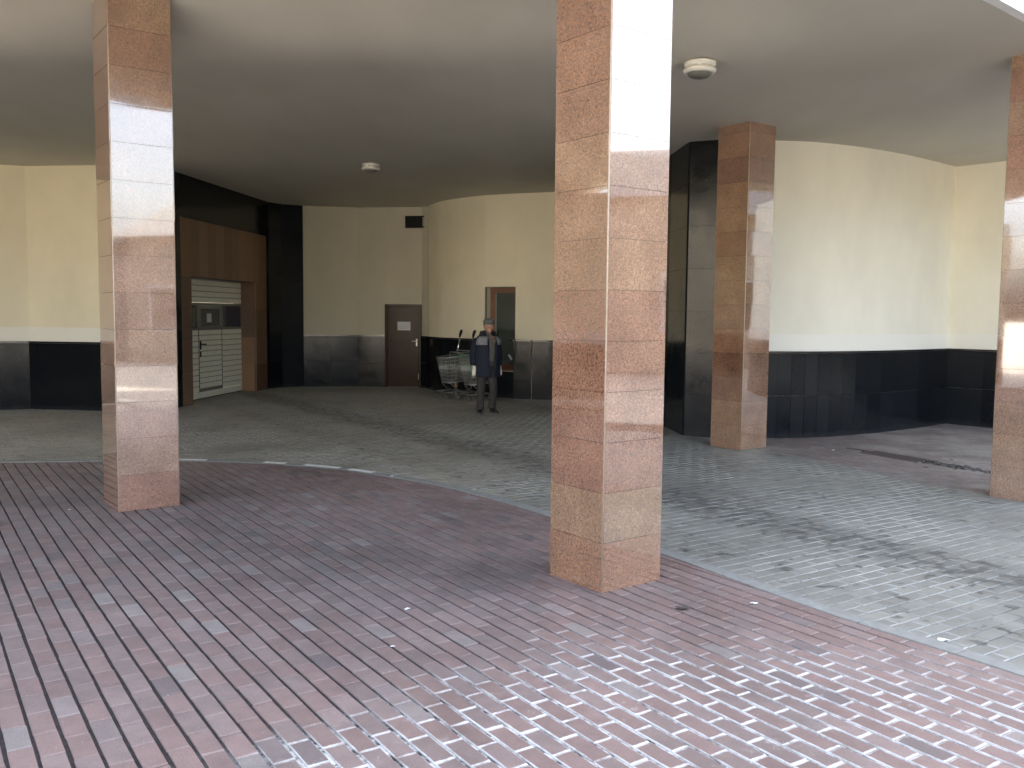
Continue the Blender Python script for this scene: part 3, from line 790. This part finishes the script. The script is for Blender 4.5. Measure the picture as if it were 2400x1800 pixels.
# ------------------------------------------------------------------ pillars
TH = 0.64; S = 0.4985
def gran_tone(rnd):
    b = rnd.choice([(0.40,0.245,0.17),(0.42,0.28,0.19),(0.37,0.205,0.155),(0.43,0.27,0.20),(0.33,0.19,0.135),(0.40,0.27,0.18)])
    k = rnd.uniform(.86, 1.12); return (b[0]*k, b[1]*k, b[2]*k)
def pillar(c, label, seed, tones=None, H=None, lean=0.0):
    H = H or ceil_z(*c)+.01
    t = thing('granite_pillar', label, 'pillar', (c[0], c[1], 0), TH, 'granite clad pillars')
    rnd = random.Random(seed)
    mb = MB(); mb.box((.02, .02, 0), (S-.02, S-.02, H)); mb.build('core', M['grout'], t)
    n = 14; hh = .300
    mb = MB()
    face = [((0,0),(1,0)), ((1,0),(1,1)), ((1,1),(0,1)), ((0,1),(0,0))]
    rows = []
    z = 0; k = 0
    while z < H-.02:
        z1 = min(H, z+hh)
        rows.append((z, z1, gran_tone(rnd))); z = z1
    for fi, (a, b) in enumerate(face):
        a = Vector(a)*S; b = Vector(b)*S; d = (b-a).normalized(); nn = Vector((d.y, -d.x))
        L = S-.018
        for ri, (z0, z1, tn) in enumerate(rows):
            if tones and ri < len(tones): tn = tones[ri]
            kk = rnd.uniform(.95, 1.05); mean = (.398, .262, .182); tn2 = tuple((v*.75+mv*.25)*kk*wv for v, mv, wv in zip(tn, mean, (.80, .735, .66)))
            t1 = rnd.uniform(-.003, .003); t2 = rnd.uniform(-.003, .003)+lean
            g = .0012
            def Pt(s, z, off):
                o_ = off+(s-S/2)*t1+(z-(z0+z1)/2)*t2; q = a+d*s+nn*o_; return (q.x, q.y, z)
            vs = [Pt(.009, z0+g, 0), Pt(S-.009, z0+g, 0), Pt(S-.009, z1-g, 0), Pt(.009, z1-g, 0), Pt(.009, z0+g, -.022), Pt(S-.009, z0+g, -.022), Pt(S-.009, z1-g, -.022), Pt(.009, z1-g, -.022)]
            mb.add(vs, [(0,1,2,3),(5,4,7,6),(3,2,6,7),(1,0,4,5),(4,0,3,7),(1,5,6,2)], tone=tn2)
    mb.build('granite_cladding', M['granite'], t)
    mb = MB()
    for (x, y) in ((0,0),(S,0),(S,S),(0,S)):
        sx = 1 if x == 0 else -1; sy = 1 if y == 0 else -1
        cx, cy = x+sx*.0095, y+sy*.0095
        mb.tube([(cx, cy, 0.001), (cx, cy, H-.01)], .0075, 8)
    mb.build('corner_bead', M['bead'], t)
    return t
T1 = [(.40,.235,.185),(.44,.335,.27),(.45,.33,.27),(.44,.34,.28),(.43,.29,.22),(.37,.235,.20),(.38,.25,.21),(.40,.26,.21),(.42,.32,.26),(.40,.28,.21),(.37,.24,.17),(.36,.23,.16),(.34,.20,.13),(.36,.24,.15)]
T2 = [(.42,.255,.165),(.42,.30,.20),(.39,.225,.16),(.41,.25,.19),(.37,.215,.16),(.38,.21,.155),(.42,.275,.19),(.42,.275,.20),(.42,.28,.19),(.39,.24,.165),(.40,.235,.16),(.34,.19,.13),(.36,.2,.14),(.40,.25,.17)]
pillar((-3.224, 7.329), 'reddish granite pillar on the left with a bluish sky reflection near its top', 1, T1, lean=-.006)
pillar((.546, 5.275), 'large nearest granite pillar in the centre with white glare on its right face', 2, T2)
pillar((2.849, 11.136), 'slender brown granite pillar in front of the black stone corner on the right', 3)
pillar((4.765, 7.95), 'brown granite pillar cut off by the right edge of the picture', 4)

# ------------------------------------------------------------------ ceiling lights
def light_fix(loc, label, R0):
    t = thing('ceiling_light', label, 'ceiling light', loc, 0, 'round ceiling lights'); k = R0/.15
    prof = lambda L: [(r*k, z*k) for r, z in L]
    mb = MB(); mb.lathe(prof([(0,0),(.145,0),(.147,-.01),(.142,-.045),(.135,-.048),(0,-.048)])); mb.build('base_ring', M['lamp_white'], t)
    mb = MB(); mb.lathe(prof([(.0,-.0485),(.125,-.0485),(.125,-.064),(.0,-.064)]))
    for i in range(6):
        a = i*math.pi/3+.3; mb.box((.118*k, -.006, -.066*k), (.142*k, .006, -.044*k), mat=Matrix.Rotation(a, 4, 'Z'))
    mb.build('spacer', M['lamp_white'], t)
    mb = MB(); mb.lathe(prof([(.09,-.0645),(.152,-.0645),(.155,-.075),(.140,-.100),(.118,-.104),(.112,-.100)])); mb.build('lower_ring', M['lamp_white'], t)
    mb = MB(); mb.lathe(prof([(.115,-.098),(.11,-.112),(.09,-.130),(.05,-.142),(.0005,-.145)])); mb.build('glass_dome', M['lamp_glass'], t)
light_fix((-2.27, 14.55, CZ-.001), 'small round white ceiling light above the middle of the passage', .14)
light_fix((1.72, 8.62, ceil_z(1.72, 8.62)-.001), 'larger round white ceiling light just right of the central pillar', .15)

# ------------------------------------------------------------------ drain
dtg = thing('channel_drain', 'rusty slotted channel drain in the paving before the far right pillar', 'drain')
a, b = Vector((4.40, 11.10)), Vector((5.30, 9.43)); dv = (b-a).normalized(); nv = Vector((-dv.y, dv.x)); mt4 = Matrix(((dv.x, nv.x, 0, a.x), (dv.y, nv.y, 0, a.y), (0,0,1,0), (0,0,0,1)))
Ld = (b-a).length
mb = MB(); mb.box((0, -.165, -.006), (.85, -.150, .004), mat=mt4); mb.box((0, .150, -.006), (.85, .165, .004), mat=mt4); mb.build('channel_edge', M['silt'], dtg)
mb = MB(); x = .01
while x < .82: mb.box((x, -.145, -.004), (x+.020, .145, .005), mat=mt4); x += .045
for y_ in (-.149, -.05, .046, .143): mb.box((0, y_, -.005), (.83, y_+.008, .0065), mat=mt4)
mb.build('grate', M['rust'], dtg)
rn = random.Random(12); mb = MB()
for k in range(90):
    x = rn.uniform(.86, Ld); w_ = .13 if x < 1.35 else .05
    if rn.random() < .35: w_ *= 2.4
    y_ = rn.gauss(.0, w_*.6); r0 = rn.uniform(.012, .045); zc = .003
    vs = [(x+dx_*r0*rn.uniform(.7, 1.3), y_+dy_*r0*.7*rn.uniform(.7, 1.3), zz) for dx_, dy_, zz in ((-1,-.6,-.004),(.2,-1,-.004),(1,-.2,-.004),(.7,.9,-.004),(-.6,.9,-.004),(-.3,-.2,.006+r0*.25),(.4,.1,.005+r0*.22))]
    vs = [tuple(mt4 @ Vector(p)) for p in vs]
    mb.add(vs, [(0,1,6,5),(1,2,6),(2,3,6),(3,4,5,6),(4,0,5)], smooth=True)
mb.build('silt', M['silt'], dtg)['kind'] = 'stuff'
mb = MB(); mb.box((0.0, -.149, -.02), (.845, .149, -.0065), mat=mt4); mb.box((.86, -.09, -.01), (1.38, .09, .0035), mat=mt4); mb.box((1.381, -.03, -.01), (Ld, .03, .003), mat=mt4); mb.build('channel_floor', M['black'], dtg)

# ------------------------------------------------------------------ litter
def scrap(x, y, s, label, seed, mt='paper', z=0.003):
    rn = random.Random(seed); mb = MB(); n = 9; vs = [(x, y, z+s*.35)]
    for k in range(n):
        a_ = 2*math.pi*k/n; r0 = s*rn.uniform(.6, 1.1); vs.append((x+r0*math.cos(a_), y+r0*.7*math.sin(a_), z+rn.uniform(0, s*.3)))
    vs2 = [(p[0], p[1], p[2]+.0015) for p in vs]; n1 = n+1
    fs = [(0, 1+(k+1) % n, 1+k) for k in range(n)]+[(n1, n1+1+k, n1+1+(k+1) % n) for k in range(n)]+[(1+k, 1+(k+1) % n, n1+1+(k+1) % n, n1+1+k) for k in range(n)]
    mb.add(vs+vs2, fs); tag(mb.build('paper_scrap', M[mt]), label, 'litter', 'scraps of white litter')
def fl(px, py):       # photo pixel (2400 wide) -> ground
    d = F + r_*((px-1200)/2120.0) - u_*((py-900)/2120.0); tt = -CAM_H/d.z; return d.x*tt, d.y*tt
for i, (px, py, s, lab) in enumerate(((1767,1416,.026,'white torn scrap on red bricks right of the central pillar'),
    (956,1429,.022,'white scrap on red bricks in the middle foreground left of the central pillar'),
    (920,1517,.013,'small white crumb on red bricks below the larger foreground scrap'),
    (919,1117,.022,'white crumb beside the kerb where the white paint ends'),
    (2212,1503,.035,'crumpled white scrap lying on the grey kerb at the right'),
    (1953,1056,.022,'tiny white scrap on the far paving before the curved wall'),
    (163,1196,.014,'white speck on dark bricks just left of the left pillar base'))):
    x, y = fl(px, py); scrap(x, y, s, lab, i)
# fallen dark leaf
x, y = fl(1598, 1428); mb = MB(); rn = random.Random(9); n = 10
vs = [(x, y, .014)]+[(x+.05*math.cos(2*math.pi*k/n)*rn.uniform(.5, 1.1), y+.035*math.sin(2*math.pi*k/n)*rn.uniform(.5, 1.1), .004+rn.uniform(0, .012)) for k in range(n)]
vs += [(p[0], p[1], p[2]+.002) for p in vs]
mb.add(vs, [(0, 1+(k+1) % n, 1+k) for k in range(n)]+[(n+1, n+2+k, n+2+(k+1) % n) for k in range(n)]+[(1+k, 1+(k+1) % n, n+2+(k+1) % n, n+2+k) for k in range(n)])
tag(mb.build('dry_leaf', M['rust']), 'curled dark leaf on the red bricks right of the central pillar', 'leaf')

# ------------------------------------------------------------------ shopping carts
def cart(loc, rz, label):
    # local: +X forward, rear at x=0; width along Y
    t = thing('shopping_cart', label, 'shopping cart', loc, rz, 'shopping carts parked by the round wall')
    Lf, W2 = .52, .26
    # basket corners: rear bottom, front bottom, rear top, front top
    rb, fb = [(.06, s*.19, .34) for s in (-1, 1)], [(Lf-.10, s*.15, .30) for s in (-1, 1)]
    rt, ft = [(.0, s*.25, .86) for s in (-1, 1)], [(Lf+.0, s*.19, .80) for s in (-1, 1)]
    Vv = lambda p: Vector(p)
    def lerp(a, b, k): return Vv(a).lerp(Vv(b), k)
    mb = MB()
    for k in range(0, 17):
        u = k/16
        for s in (0, 1): mb.tube([lerp(rb[s], fb[s], u), lerp(rt[s], ft[s], u)], .0034, 5)
        if k < 14:
            v = k/13
            mb.tube([lerp(fb[0], fb[1], v), lerp(ft[0], ft[1], v)], .0034, 5); mb.tube([lerp(rb[0], rb[1], v), lerp(rt[0], rt[1], v)], .003, 5)
            mb.tube([lerp(rb[0], rb[1], v), lerp(fb[0], fb[1], v)], .0034, 5)
    for k in range(8):
        v = k/7
        ring = [lerp(rb[0], rt[0], v), lerp(fb[0], ft[0], v), lerp(fb[1], ft[1], v), lerp(rb[1], rt[1], v)]
        mb.tube(ring+[ring[0]], .0045 if k < 7 else .009, 6)
    mb.build('basket', M['steel'], t)
    mb = MB()
    for s in (-1, 1):
        mb.tube([(.52, s*.20, .13), (.10, s*.24, .14), (-.02, s*.25, .20), (.02, s*.23, .36)], .013, 8)
        mb.tube([(.40, s*.17, .29), (.30, s*.20, .20), (.16, s*.235, .14)], .011, 8)
    mb.tube([(.52, -.20, .13), (.52, .20, .13)], .012, 8); mb.tube([(.08, -.24, .14), (.08, .24, .14)], .012, 8)
    mb.build('undercarriage', M['dull_steel'], t)
    for s in (-1, 1):
        mb = MB(); mb.tube([(.0, s*.25, .80), (-.02, s*.25, 1.0), (-.055, s*.25, 1.22)], .0155, 10); hp = mb.build('handle_post', M['chrome'], t)
        mb = MB(); mb.tube([(-.050, s*.25, 1.19), (-.062, s*.25, 1.25), (-.085, s*.25, 1.31), (-.105, s*.25, 1.335)], [.017, .028, .030, .016], 10); mb.build('grip', M['black'], hp)
    mb = MB(); mb.tube([(.02, -.25, .93), (.02, .25, .93)], .010, 8); mb.tube([(.22, -.18, .90), (.22, .18, .90)], .007, 8)
    for s in (-1, 1): mb.tube([(.0, s*.25, .90), (.22, s*.18, .90), (.20, s*.18, .62)], .006, 6)
    mb.build('seat_frame', M['steel'], t)
    mb = MB(); mm = Matrix.Translation((-.03, 0, .70)) @ Matrix.Rotation(R_(6), 4, 'Y'); mb.box((-.008, -.20, -.15), (.008, .20, .15), mat=mm); mb.box((-.01, -.17, .11), (.02, .17, .135), mat=mm); mb.build('seat_flap', M['green'], t, .004)
    for (x, s) in ((.52, -1), (.52, 1), (.08, -1), (.08, 1)):
        y = s*(.20 if x > .3 else .24)
        mb = MB(); mb.box((x-.012, y-.026, .055), (x+.012, y-.020, .125)); mb.box((x-.012, y+.020, .055), (x+.012, y+.026, .125)); mb.box((x-.02, y-.026, .118), (x+.02, y+.026, .130)); ck = mb.build('caster', M['chrome'], t)
        mb = MB(); mb.lathe([(.001, -.014), (.044, -.014), (.052, -.008), (.052, .008), (.044, .014), (.001, .014)], 18, (x, y, .0525), Matrix.Rotation(R_(90), 4, 'X')); mb.build('wheel', M['sole'], ck)
    return t
rzc = math.atan2(-.57, -.82)
cart((-.96, 18.0, 0), rzc, 'wire shopping cart with green seat flap, left one of the two by the round wall')
cart((-.49, 17.50, 0), rzc, 'wire shopping cart mostly hidden behind the man')
mb = MB(); mb.box((-.03, -.012, .0), (.03, .012, .55), mat=Matrix.Translation((-1.13, 18.16, .006)) @ Matrix.Rotation(R_(-30), 4, 'Z')); 
# short plank standing against the cart
tag(mb.build('wooden_plank', M['wood'], None, .003), 'short bare wooden plank standing upright beside the left shopping cart', 'plank')

# ------------------------------------------------------------------ person
pt = thing('person', 'man in grey cap, open navy jacket, dark trousers and white gloves walking by the carts', 'person', (-.43, 15.05, 0), R_(12))
pt['label'] = 'man in grey cap, open navy jacket and white gloves standing by the shopping carts'
def ell(c, rx, ry, n=20, up=Vector((0,0,1)), pw=1.0, rot=0.0):
    out = []
    for k in range(n):
        a_ = 2*math.pi*k/n; ca, sa = math.cos(a_), math.sin(a_)
        x = rx*math.copysign(abs(ca)**pw, ca); y = ry*math.copysign(abs(sa)**pw, sa)
        out.append(Vector((c[0]+x*math.cos(rot)-y*math.sin(rot), c[1]+x*math.sin(rot)+y*math.cos(rot), c[2])))
    return out
def limb(mb, pts, rs, n=14, flat=1.0):
    # rings perpendicular to the path
    pts = [Vector(p) for p in pts]; rings = []
    for i, p in enumerate(pts):
        d = (pts[min(i+1, len(pts)-1)]-pts[max(i-1, 0)]).normalized(); x = Vector((1,0,0)); x = (x-d*x.dot(d)).normalized(); y = d.cross(x)
        rx, ry = rs[i] if isinstance(rs[i], tuple) else (rs[i], rs[i]*flat)
        rings.append([p+x*rx*math.cos(2*math.pi*k/n)+y*ry*math.sin(2*math.pi*k/n) for k in range(n)])
    mb.loft(rings, smooth=True)
def sphere(mb, c, r, sc=(1,1,1), n=14, mat=None):
    prof = [(math.sin(math.pi*i/n)*r+.0001, math.cos(math.pi*i/n)*r) for i in range(n, -1, -1)]
    S_ = Matrix.Diagonal((*sc, 1)); mb.lathe(prof, 20, c, (mat @ S_) if mat is not None else S_)
def fuse(o, voxel, smooth=3):
    r = o.modifiers.new('fuse', 'REMESH'); r.mode = 'VOXEL'; r.voxel_size = voxel; r.use_smooth_shade = True
    s_ = o.modifiers.new('soften', 'SMOOTH'); s_.factor = .5; s_.iterations = smooth
    return o
HT = Matrix.Rotation(R_(14), 4, 'Z')      # head turned to the viewer's right
hc = Vector((.035, -.02, 1.455))
def hp_(x, y, z): return hc + (HT @ Vector((x, y, z)))
# body: head with face, neck, torso core, arms, legs as one skin
mb = MB()
sphere(mb, hc+Vector((0, .012, .02)), .088, (.88, 1.08, 1.12), mat=HT)
limb(mb, [hp_(0, -.012, -.02), hp_(0, -.022, -.06), hp_(0, -.028, -.095)], [(.066, .072), (.056, .062), (.034, .038)])
limb(mb, [hp_(0, -.088, .012), hp_(0, -.104, -.022), hp_(0, -.097, -.034)], [(.009, .009), (.014, .012), (.013, .008)], 8)      # nose
for s in (-1, 1):
    sphere(mb, hp_(s*.078, .012, -.012), .026, (.35, .8, 1.25), mat=HT)             # ears
    sphere(mb, hp_(s*.045, -.062, -.022), .020, (1.2, .7, .9), mat=HT)                # cheekbones
limb(mb, [hp_(-.045, -.084, .024), hp_(0, -.094, .022), hp_(.045, -.084, .024)], [(.007, .008)]*3, 8)
limb(mb, [hp_(-.022, -.090, -.058), hp_(0, -.096, -.056), hp_(.022, -.090, -.058)], [(.006, .007)]*3, 8)
limb(mb, [(.02, .0, 1.29), (.028, -.004, 1.34), (.033, -.01, 1.40)], [(.060, .060), (.052, .055), (.052, .056)])
rings = [ell((0,0,.70), .15, .10), ell((0,0,.85), .14, .095), ell((.0,0,1.05), .15, .10), ell((.01,0,1.22), .165, .095), ell((.015,0,1.28), .13, .075), ell((.02,0,1.31), .06, .055)]
mb.loft(rings, smooth=True)
armR = [(-.175, .0, 1.23), (-.228, .01, 1.00), (-.222, -.03, .80), (-.212, -.045, .75)]
armL = [(.182, .0, 1.23), (.222, .045, 1.00), (.235, .07, .80), (.232, .06, .75)]
for A in (armR, armL): limb(mb, A, [.05, .042, .030, .026])
legR = [(-.085, 0, .74), (-.09, -.01, .42), (-.10, .01, .09)]
legL = [(.085, 0, .74), (.115, -.03, .43), (.105, .06, .10)]
for A in (legR, legL): limb(mb, A, [.078, .055, .040])
body = fuse(mb.build('body', M['skin'], pt), .007, 2)
# eyes & brows
for s in (-1, 1):
    mb = MB(); sphere(mb, hp_(s*.031, -.079, .004), .0105, n=8); e = mb.build('eye', M['paper'], pt)
    mb = MB(); sphere(mb, hp_(s*.031, -.0865, .004), .0055, n=8); mb.build('iris', M['black'], e)
mb = MB(); limb(mb, [hp_(-.020, -.099, -.060), hp_(.0, -.1035, -.059), hp_(.020, -.099, -.060)], [(.002, .003)]*3, 6); mb.build('mouth', simple('lips', (.22, .09, .07), .5), pt)
mb = MB(); sphere(mb, hc+Vector((0, .026, .022)), .089, (.92, 1.05, 1.0), mat=HT); 
hair = mb.build('hair', M['hair'], pt)
# trim hair to the back of the head
bm = bmesh.new(); bm.from_mesh(hair.data)
for v in list(bm.verts):
    q = HT.inverted() @ (v.co-hc)
    if q.y < -.012 or q.z < -.055: bm.verts.remove(v)
bm.to_mesh(hair.data); bm.free(); so_ = hair.modifiers.new('thick', 'SOLIDIFY'); so_.thickness = .006; so_.offset = 1
# cap
mb = MB(); rings = []
for (z, k) in ((.045, 1.0), (.065, 1.02), (.095, .97), (.118, .80), (.130, .5), (.133, .1)):
    rings.append([hp_(.090*k*math.cos(a), .012+.104*k*math.sin(a), z) for a in [2*math.pi*i/24 for i in range(24)]])
mb.loft(rings, smooth=True); cap = mb.build('cap', M['cap'], pt)
mb = MB(); top = []; n = 16
for i in range(n+1):
    a = math.pi+math.pi*i/n; top.append(hp_(.086*math.cos(a), .0+.096*math.sin(a), .052)); 
out = []
for i in range(n+1):
    a = math.pi+math.pi*i/n; out.append(hp_(.080*math.cos(a), -.005+.158*math.sin(a), .040-.006*abs(math.cos(a))))
vs = top+out; fs = [(i, i+1, n+2+i, n+1+i) for i in range(n)]
mb.add(vs, fs, smooth=True); br = mb.build('cap_peak', M['cap'], cap); s_ = br.modifiers.new('t', 'SOLIDIFY'); s_.thickness = .006
# shirt
mb = MB(); rings = [ell((.02,-.012,.80), .135, .095), ell((.02,-.012,.95), .138, .10), ell((.015,-.008,1.12), .15, .10), ell((.015,-.004,1.24), .14, .092), ell((.02,-.004,1.29), .085, .072), ell((.028,-.006,1.335), .066, .068)]
mb.loft(rings, smooth=True)
shirt = mb.build('shirt', M['shirt'], pt)
mb = MB(); limb(mb, [(.028-.045, -.062, 1.335), (.028-.02, -.088, 1.305), (.0, -.098, 1.27)], [(.012, .006)]*3, 8); limb(mb, [(.028+.045, -.060, 1.335), (.028+.03, -.088, 1.305), (.06, -.095, 1.27)], [(.012, .006)]*3, 8); mb.build('collar', M['shirt'], shirt)
mb = MB(); limb(mb, [(.02, -.108, .80), (.02, -.112, 1.0), (.02, -.108, 1.25)], [(.008, .004)]*3, 8); mb.build('placket', M['navy_dark'], shirt)
# trousers
mb = MB(); rings = [ell((0,0,.60), .158, .112), ell((0,0,.70), .160, .115), ell((0.005,0,.80), .150, .108), ell((.01,0,.84), .145, .104)]
mb.loft(rings, smooth=True)
limb(mb, [(-.082, 0, .72), (-.085, -.01, .55), (-.090, -.015, .40), (-.095, -.005, .25), (-.100, .008, .12), (-.100, .0, .065)], [(.090,.098), (.080,.088), (.070,.078), (.064,.074), (.064,.074), (.070,.082)])
limb(mb, [(.082, 0, .72), (.098, -.015, .55), (.118, -.035, .42), (.115, .0, .27), (.108, .05, .14), (.105, .055, .085)], [(.090,.098), (.080,.088), (.070,.078), (.062,.072), (.060,.070), (.064,.076)])
tr = fuse(mb.build('trousers', M['trouser'], pt), .009, 2)
dtx = bpy.data.textures.new('cloth_folds', 'CLOUDS'); dtx.noise_scale = .06
dm = tr.modifiers.new('folds', 'DISPLACE'); dm.texture = dtx; dm.strength = .014
mb = MB(); mb.loft([ell((.01,0,.815), .149, .109), ell((.01,0,.845), .148, .108)]); mb.build('belt', M['navy_dark'], pt)
# jacket: shell open at the front (between the lapels)
def jring(z, rx, ry, op, cx=0.0, cy=0.0, n=30):
    pts = []
    for i in range(n+1):
        a = -math.pi/2+.30+op+(2*math.pi-2*op)*i/n
        pts.append(Vector((cx+rx*math.cos(a), cy+ry*math.sin(a), z)))
    return pts
JR = [(.615,.192,.135,.10),(.70,.195,.138,.16),(.80,.192,.138,.26),(.92,.188,.135,.33),(1.04,.19,.134,.38),(1.14,.194,.130,.40),(1.215,.188,.120,.44),(1.255,.165,.108,.50),(1.285,.130,.095,.58),(1.32,.098,.088,.70),(1.375,.092,.088,.80)]
JR = [(z, rx*1.10, ry*1.12, op*.78) for z, rx, ry, op in JR]
mb = MB(); vs = []; fs = []; n = 30
for k, (z, rx, ry, op) in enumerate(JR):
    vs += jring(z, rx, ry, op, .012, 0, n)
for k in range(len(JR)-1):
    for i in range(n):
        a = k*(n+1)+i; fs.append((a, a+1, a+n+2, a+n+1))
mb.add(vs, fs, smooth=True); jk = mb.build('jacket', M['navy'], pt); s_ = jk.modifiers.new('t', 'SOLIDIFY'); s_.thickness = .014; s_.offset = 1
ss = jk.modifiers.new('sub', 'SUBSURF'); ss.levels = 1; ss.render_levels = 1
d2 = jk.modifiers.new('folds', 'DISPLACE'); d2.texture = dtx; d2.strength = .012
for (A, nm) in ((armR, -1), (armL, 1)):
    a0 = Vector(A[0]); P4 = [a0+Vector((-nm*.03, 0, .015)), a0+Vector((nm*.012, 0, -.03)), a0.lerp(Vector(A[1]), .5), Vector(A[1]), Vector(A[1]).lerp(Vector(A[2]), .5), Vector(A[2])+Vector((0, 0, -.01))]
    mb = MB(); limb(mb, P4, [(.050,.060), (.070,.074), (.068,.074), (.064,.070), (.058,.064), (.052,.056)], 18)
    sl_ = mb.build('sleeve', M['navy'], jk); q = sl_.modifiers.new('sub', 'SUBSURF'); q.levels = 1; q.render_levels = 2
    dd_ = sl_.modifiers.new('folds', 'DISPLACE'); dd_.texture = dtx; dd_.strength = .014
# grey yoke on both shoulders
for s in (-1, 1):
    mb = MB(); vs = []; fs = []; na = 8
    zs = [(1.15,.236,.168,.0),(1.215,.226,.156,0),(1.258,.202,.142,0),(1.29,.164,.126,0)]
    for (z, rx, ry, _) in zs:
        for i in range(na+1):
            # from the front opening round to the shoulder
            a = -math.pi/2 + .30 + s*(.42+((1.35 if s < 0 else .85)-.42)*i/na)
            vs.append((.012+rx*math.cos(a), ry*math.sin(a), z))
    for k in range(len(zs)-1):
        for i in range(na):
            a = k*(na+1)+i; fs.append((a, a+1, a+na+2, a+na+1))
    mb.add(vs, fs, smooth=True); y_ = mb.build('yoke', M['yoke'], jk); q = y_.modifiers.new('t', 'SOLIDIFY'); q.thickness = .008; q.offset = 0
# stand collar (dark, fleecy)
mb = MB(); vs = []; fs = []; n = 22; CR = [(1.26,.165,.13,.45),(1.305,.140,.12,.66),(1.340,.126,.112,.86),(1.375,.124,.112,1.08)]
for (z, rx, ry, op) in CR: vs += jring(z-.0, rx, ry, op, .02, .004, n)
for k in range(len(CR)-1):
    for i in range(n):
        a = k*(n+1)+i; fs.append((a, a+1, a+n+2, a+n+1))
mb.add(vs, fs, smooth=True); cl = mb.build('jacket_collar', M['navy_dark'], jk); q = cl.modifiers.new('t', 'SOLIDIFY'); q.thickness = .018; q.offset = 0
# gloves: palm, four fingers, thumb
def glove(w, s, parent):
    mb = MB(); w = Vector(w)
    limb(mb, [w+Vector((0, 0, .03)), w+Vector((0, -.004, -.005)), w+Vector((0, -.008, -.045)), w+Vector((0, -.012, -.075))], [(.031, .026), (.032, .022), (.042, .020), (.040, .018)], 12)
    for i, (fx, ln) in enumerate(((-.031, .066), (-.0105, .078), (.0105, .073), (.031, .058))):
        b0 = w+Vector((fx, -.012, -.070)); sp_ = fx*.22
        limb(mb, [b0, b0+Vector((sp_*.4, -.004, -ln*.45)), b0+Vector((sp_*.7, -.0+.006, -ln*.78)), b0+Vector((sp_*.8, .016, -ln))], [.0105, .0100, .0092, .0070], 8)
    t0 = w+Vector((-s*.034, -.012, -.022))
    limb(mb, [t0, t0+Vector((-s*.022, -.010, -.026)), t0+Vector((-s*.028, -.012, -.052)), t0+Vector((-s*.026, -.008, -.070))], [.015, .0125, .0105, .008], 8)
    g_ = mb.build('glove', M['glove'], parent); fuse(g_, .0038, 1); return g_
glove((-.210, -.048, .765), -1, pt); glove((.232, .058, .765), 1, pt)
# shoes
def shoe(x, y, z, rz, pitch):
    mm = Matrix.Translation((x, y, z)) @ Matrix.Rotation(rz, 4, 'Z') @ Matrix.Rotation(pitch, 4, 'X')
    def rg(yy, hw, h0, h1):
        return [mm @ Vector((hw*math.cos(a), yy, (h0+h1)/2+(h1-h0)/2*math.sin(a))) for a in [2*math.pi*i/14 for i in range(14)]]
    mb = MB(); mb.loft([rg(.065, .018, .02, .07), rg(.055, .034, .014, .105), rg(.01, .040, .014, .105), rg(-.05, .040, .014, .078), rg(-.11, .046, .014, .060), rg(-.16, .040, .014, .046), rg(-.185, .018, .016, .034)], smooth=True)
    o_ = mb.build('shoe', M['shoe'], pt)
    mb = MB(); sec = [(.07, .026), (.05, .037), (0, .038), (-.06, .040), (-.12, .048), (-.165, .040), (-.192, .016)]
    v1 = [mm @ Vector((hw, yy, 0)) for yy, hw in sec]+[mm @ Vector((-hw, yy, 0)) for yy, hw in reversed(sec)]
    v2 = [mm @ Vector((hw, yy, .018)) for yy, hw in sec]+[mm @ Vector((-hw, yy, .018)) for yy, hw in reversed(sec)]
    mb.loft([v1, v2]); mb.build('sole', M['sole'], o_)
shoe(-.105, .0, .003, R_(-14), 0); shoe(.118, .055, .014, R_(16), R_(5))

# ------------------------------------------------------------------ neighbouring buildings (seen in the polished stone) and an added sun blocker
def block(name, label, c, rz, sx, sy, hz, col, rows, cols, gable=0, wcol=(0.05,0.06,0.07)):
    t = thing(name, label, 'building', (c[0], c[1], 0), rz)
    mt = simple(name+'_render', col, .85, 0, 1.5, .08)
    mb = MB(); mb.box((-sx/2, -sy/2, 0), (sx/2, sy/2, hz)); w = mb.build('wall', mt, t)
    mb = MB()
    if gable:
        vs = [(-sx/2-.4,-sy/2-.4,hz),(sx/2+.4,-sy/2-.4,hz),(sx/2+.4,sy/2+.4,hz),(-sx/2-.4,sy/2+.4,hz),(-sx/2-.4,0,hz+gable),(sx/2+.4,0,hz+gable)]
        mb.add(vs, [(0,1,5,4),(2,3,4,5),(0,4,3),(1,2,5),(0,3,2,1)])
    else: mb.box((-sx/2-.2, -sy/2-.2, hz), (sx/2+.2, sy/2+.2, hz+.35))
    mb.build('roof', M['kerb'], t)
    for i in range(cols):
        for j in range(rows):
            x = -sx/2+sx*(i+.5)/cols; z = 1.2+j*3.0
            if z+1.6 > hz: continue
            mb = MB(); mb.box((x-.75, -sy/2-.05, z-.08), (x+.75, -sy/2-.003, z+1.58)); f_ = mb.build('window', M['paper'], w)
            mb = MB(); mb.box((x-.65, -sy/2-.06, z), (x+.65, -sy/2-.052, z+1.5)); mb.build('pane', M['glass_grey'], f_)
    return t
block('apartment_block', 'pale yellow low block with a pitched roof across the yard on the right', (25.5, 0), R_(-94), 24, 10, 4.9, (.34,.30,.24), 1, 7, 2.2)
block('office_block', 'long off white block across the yard behind the camera', (19, -19), R_(-138), 30, 8, 4.6, (.36,.34,.30), 1, 9)
block('warehouse', 'grey brown warehouse across the yard on the left behind the camera', (-24, -38), R_(-212), 40, 14, 9.0, (.30,.27,.22), 2, 9, 0)
block('yard_shade_block', 'tall pale block added beyond the right end of the passage to shade the yard', (35, 24), R_(0), 22, 22, 21, (.50,.47,.40), 6, 6)  # unseen sun blocker, added to keep the right yard in shadow
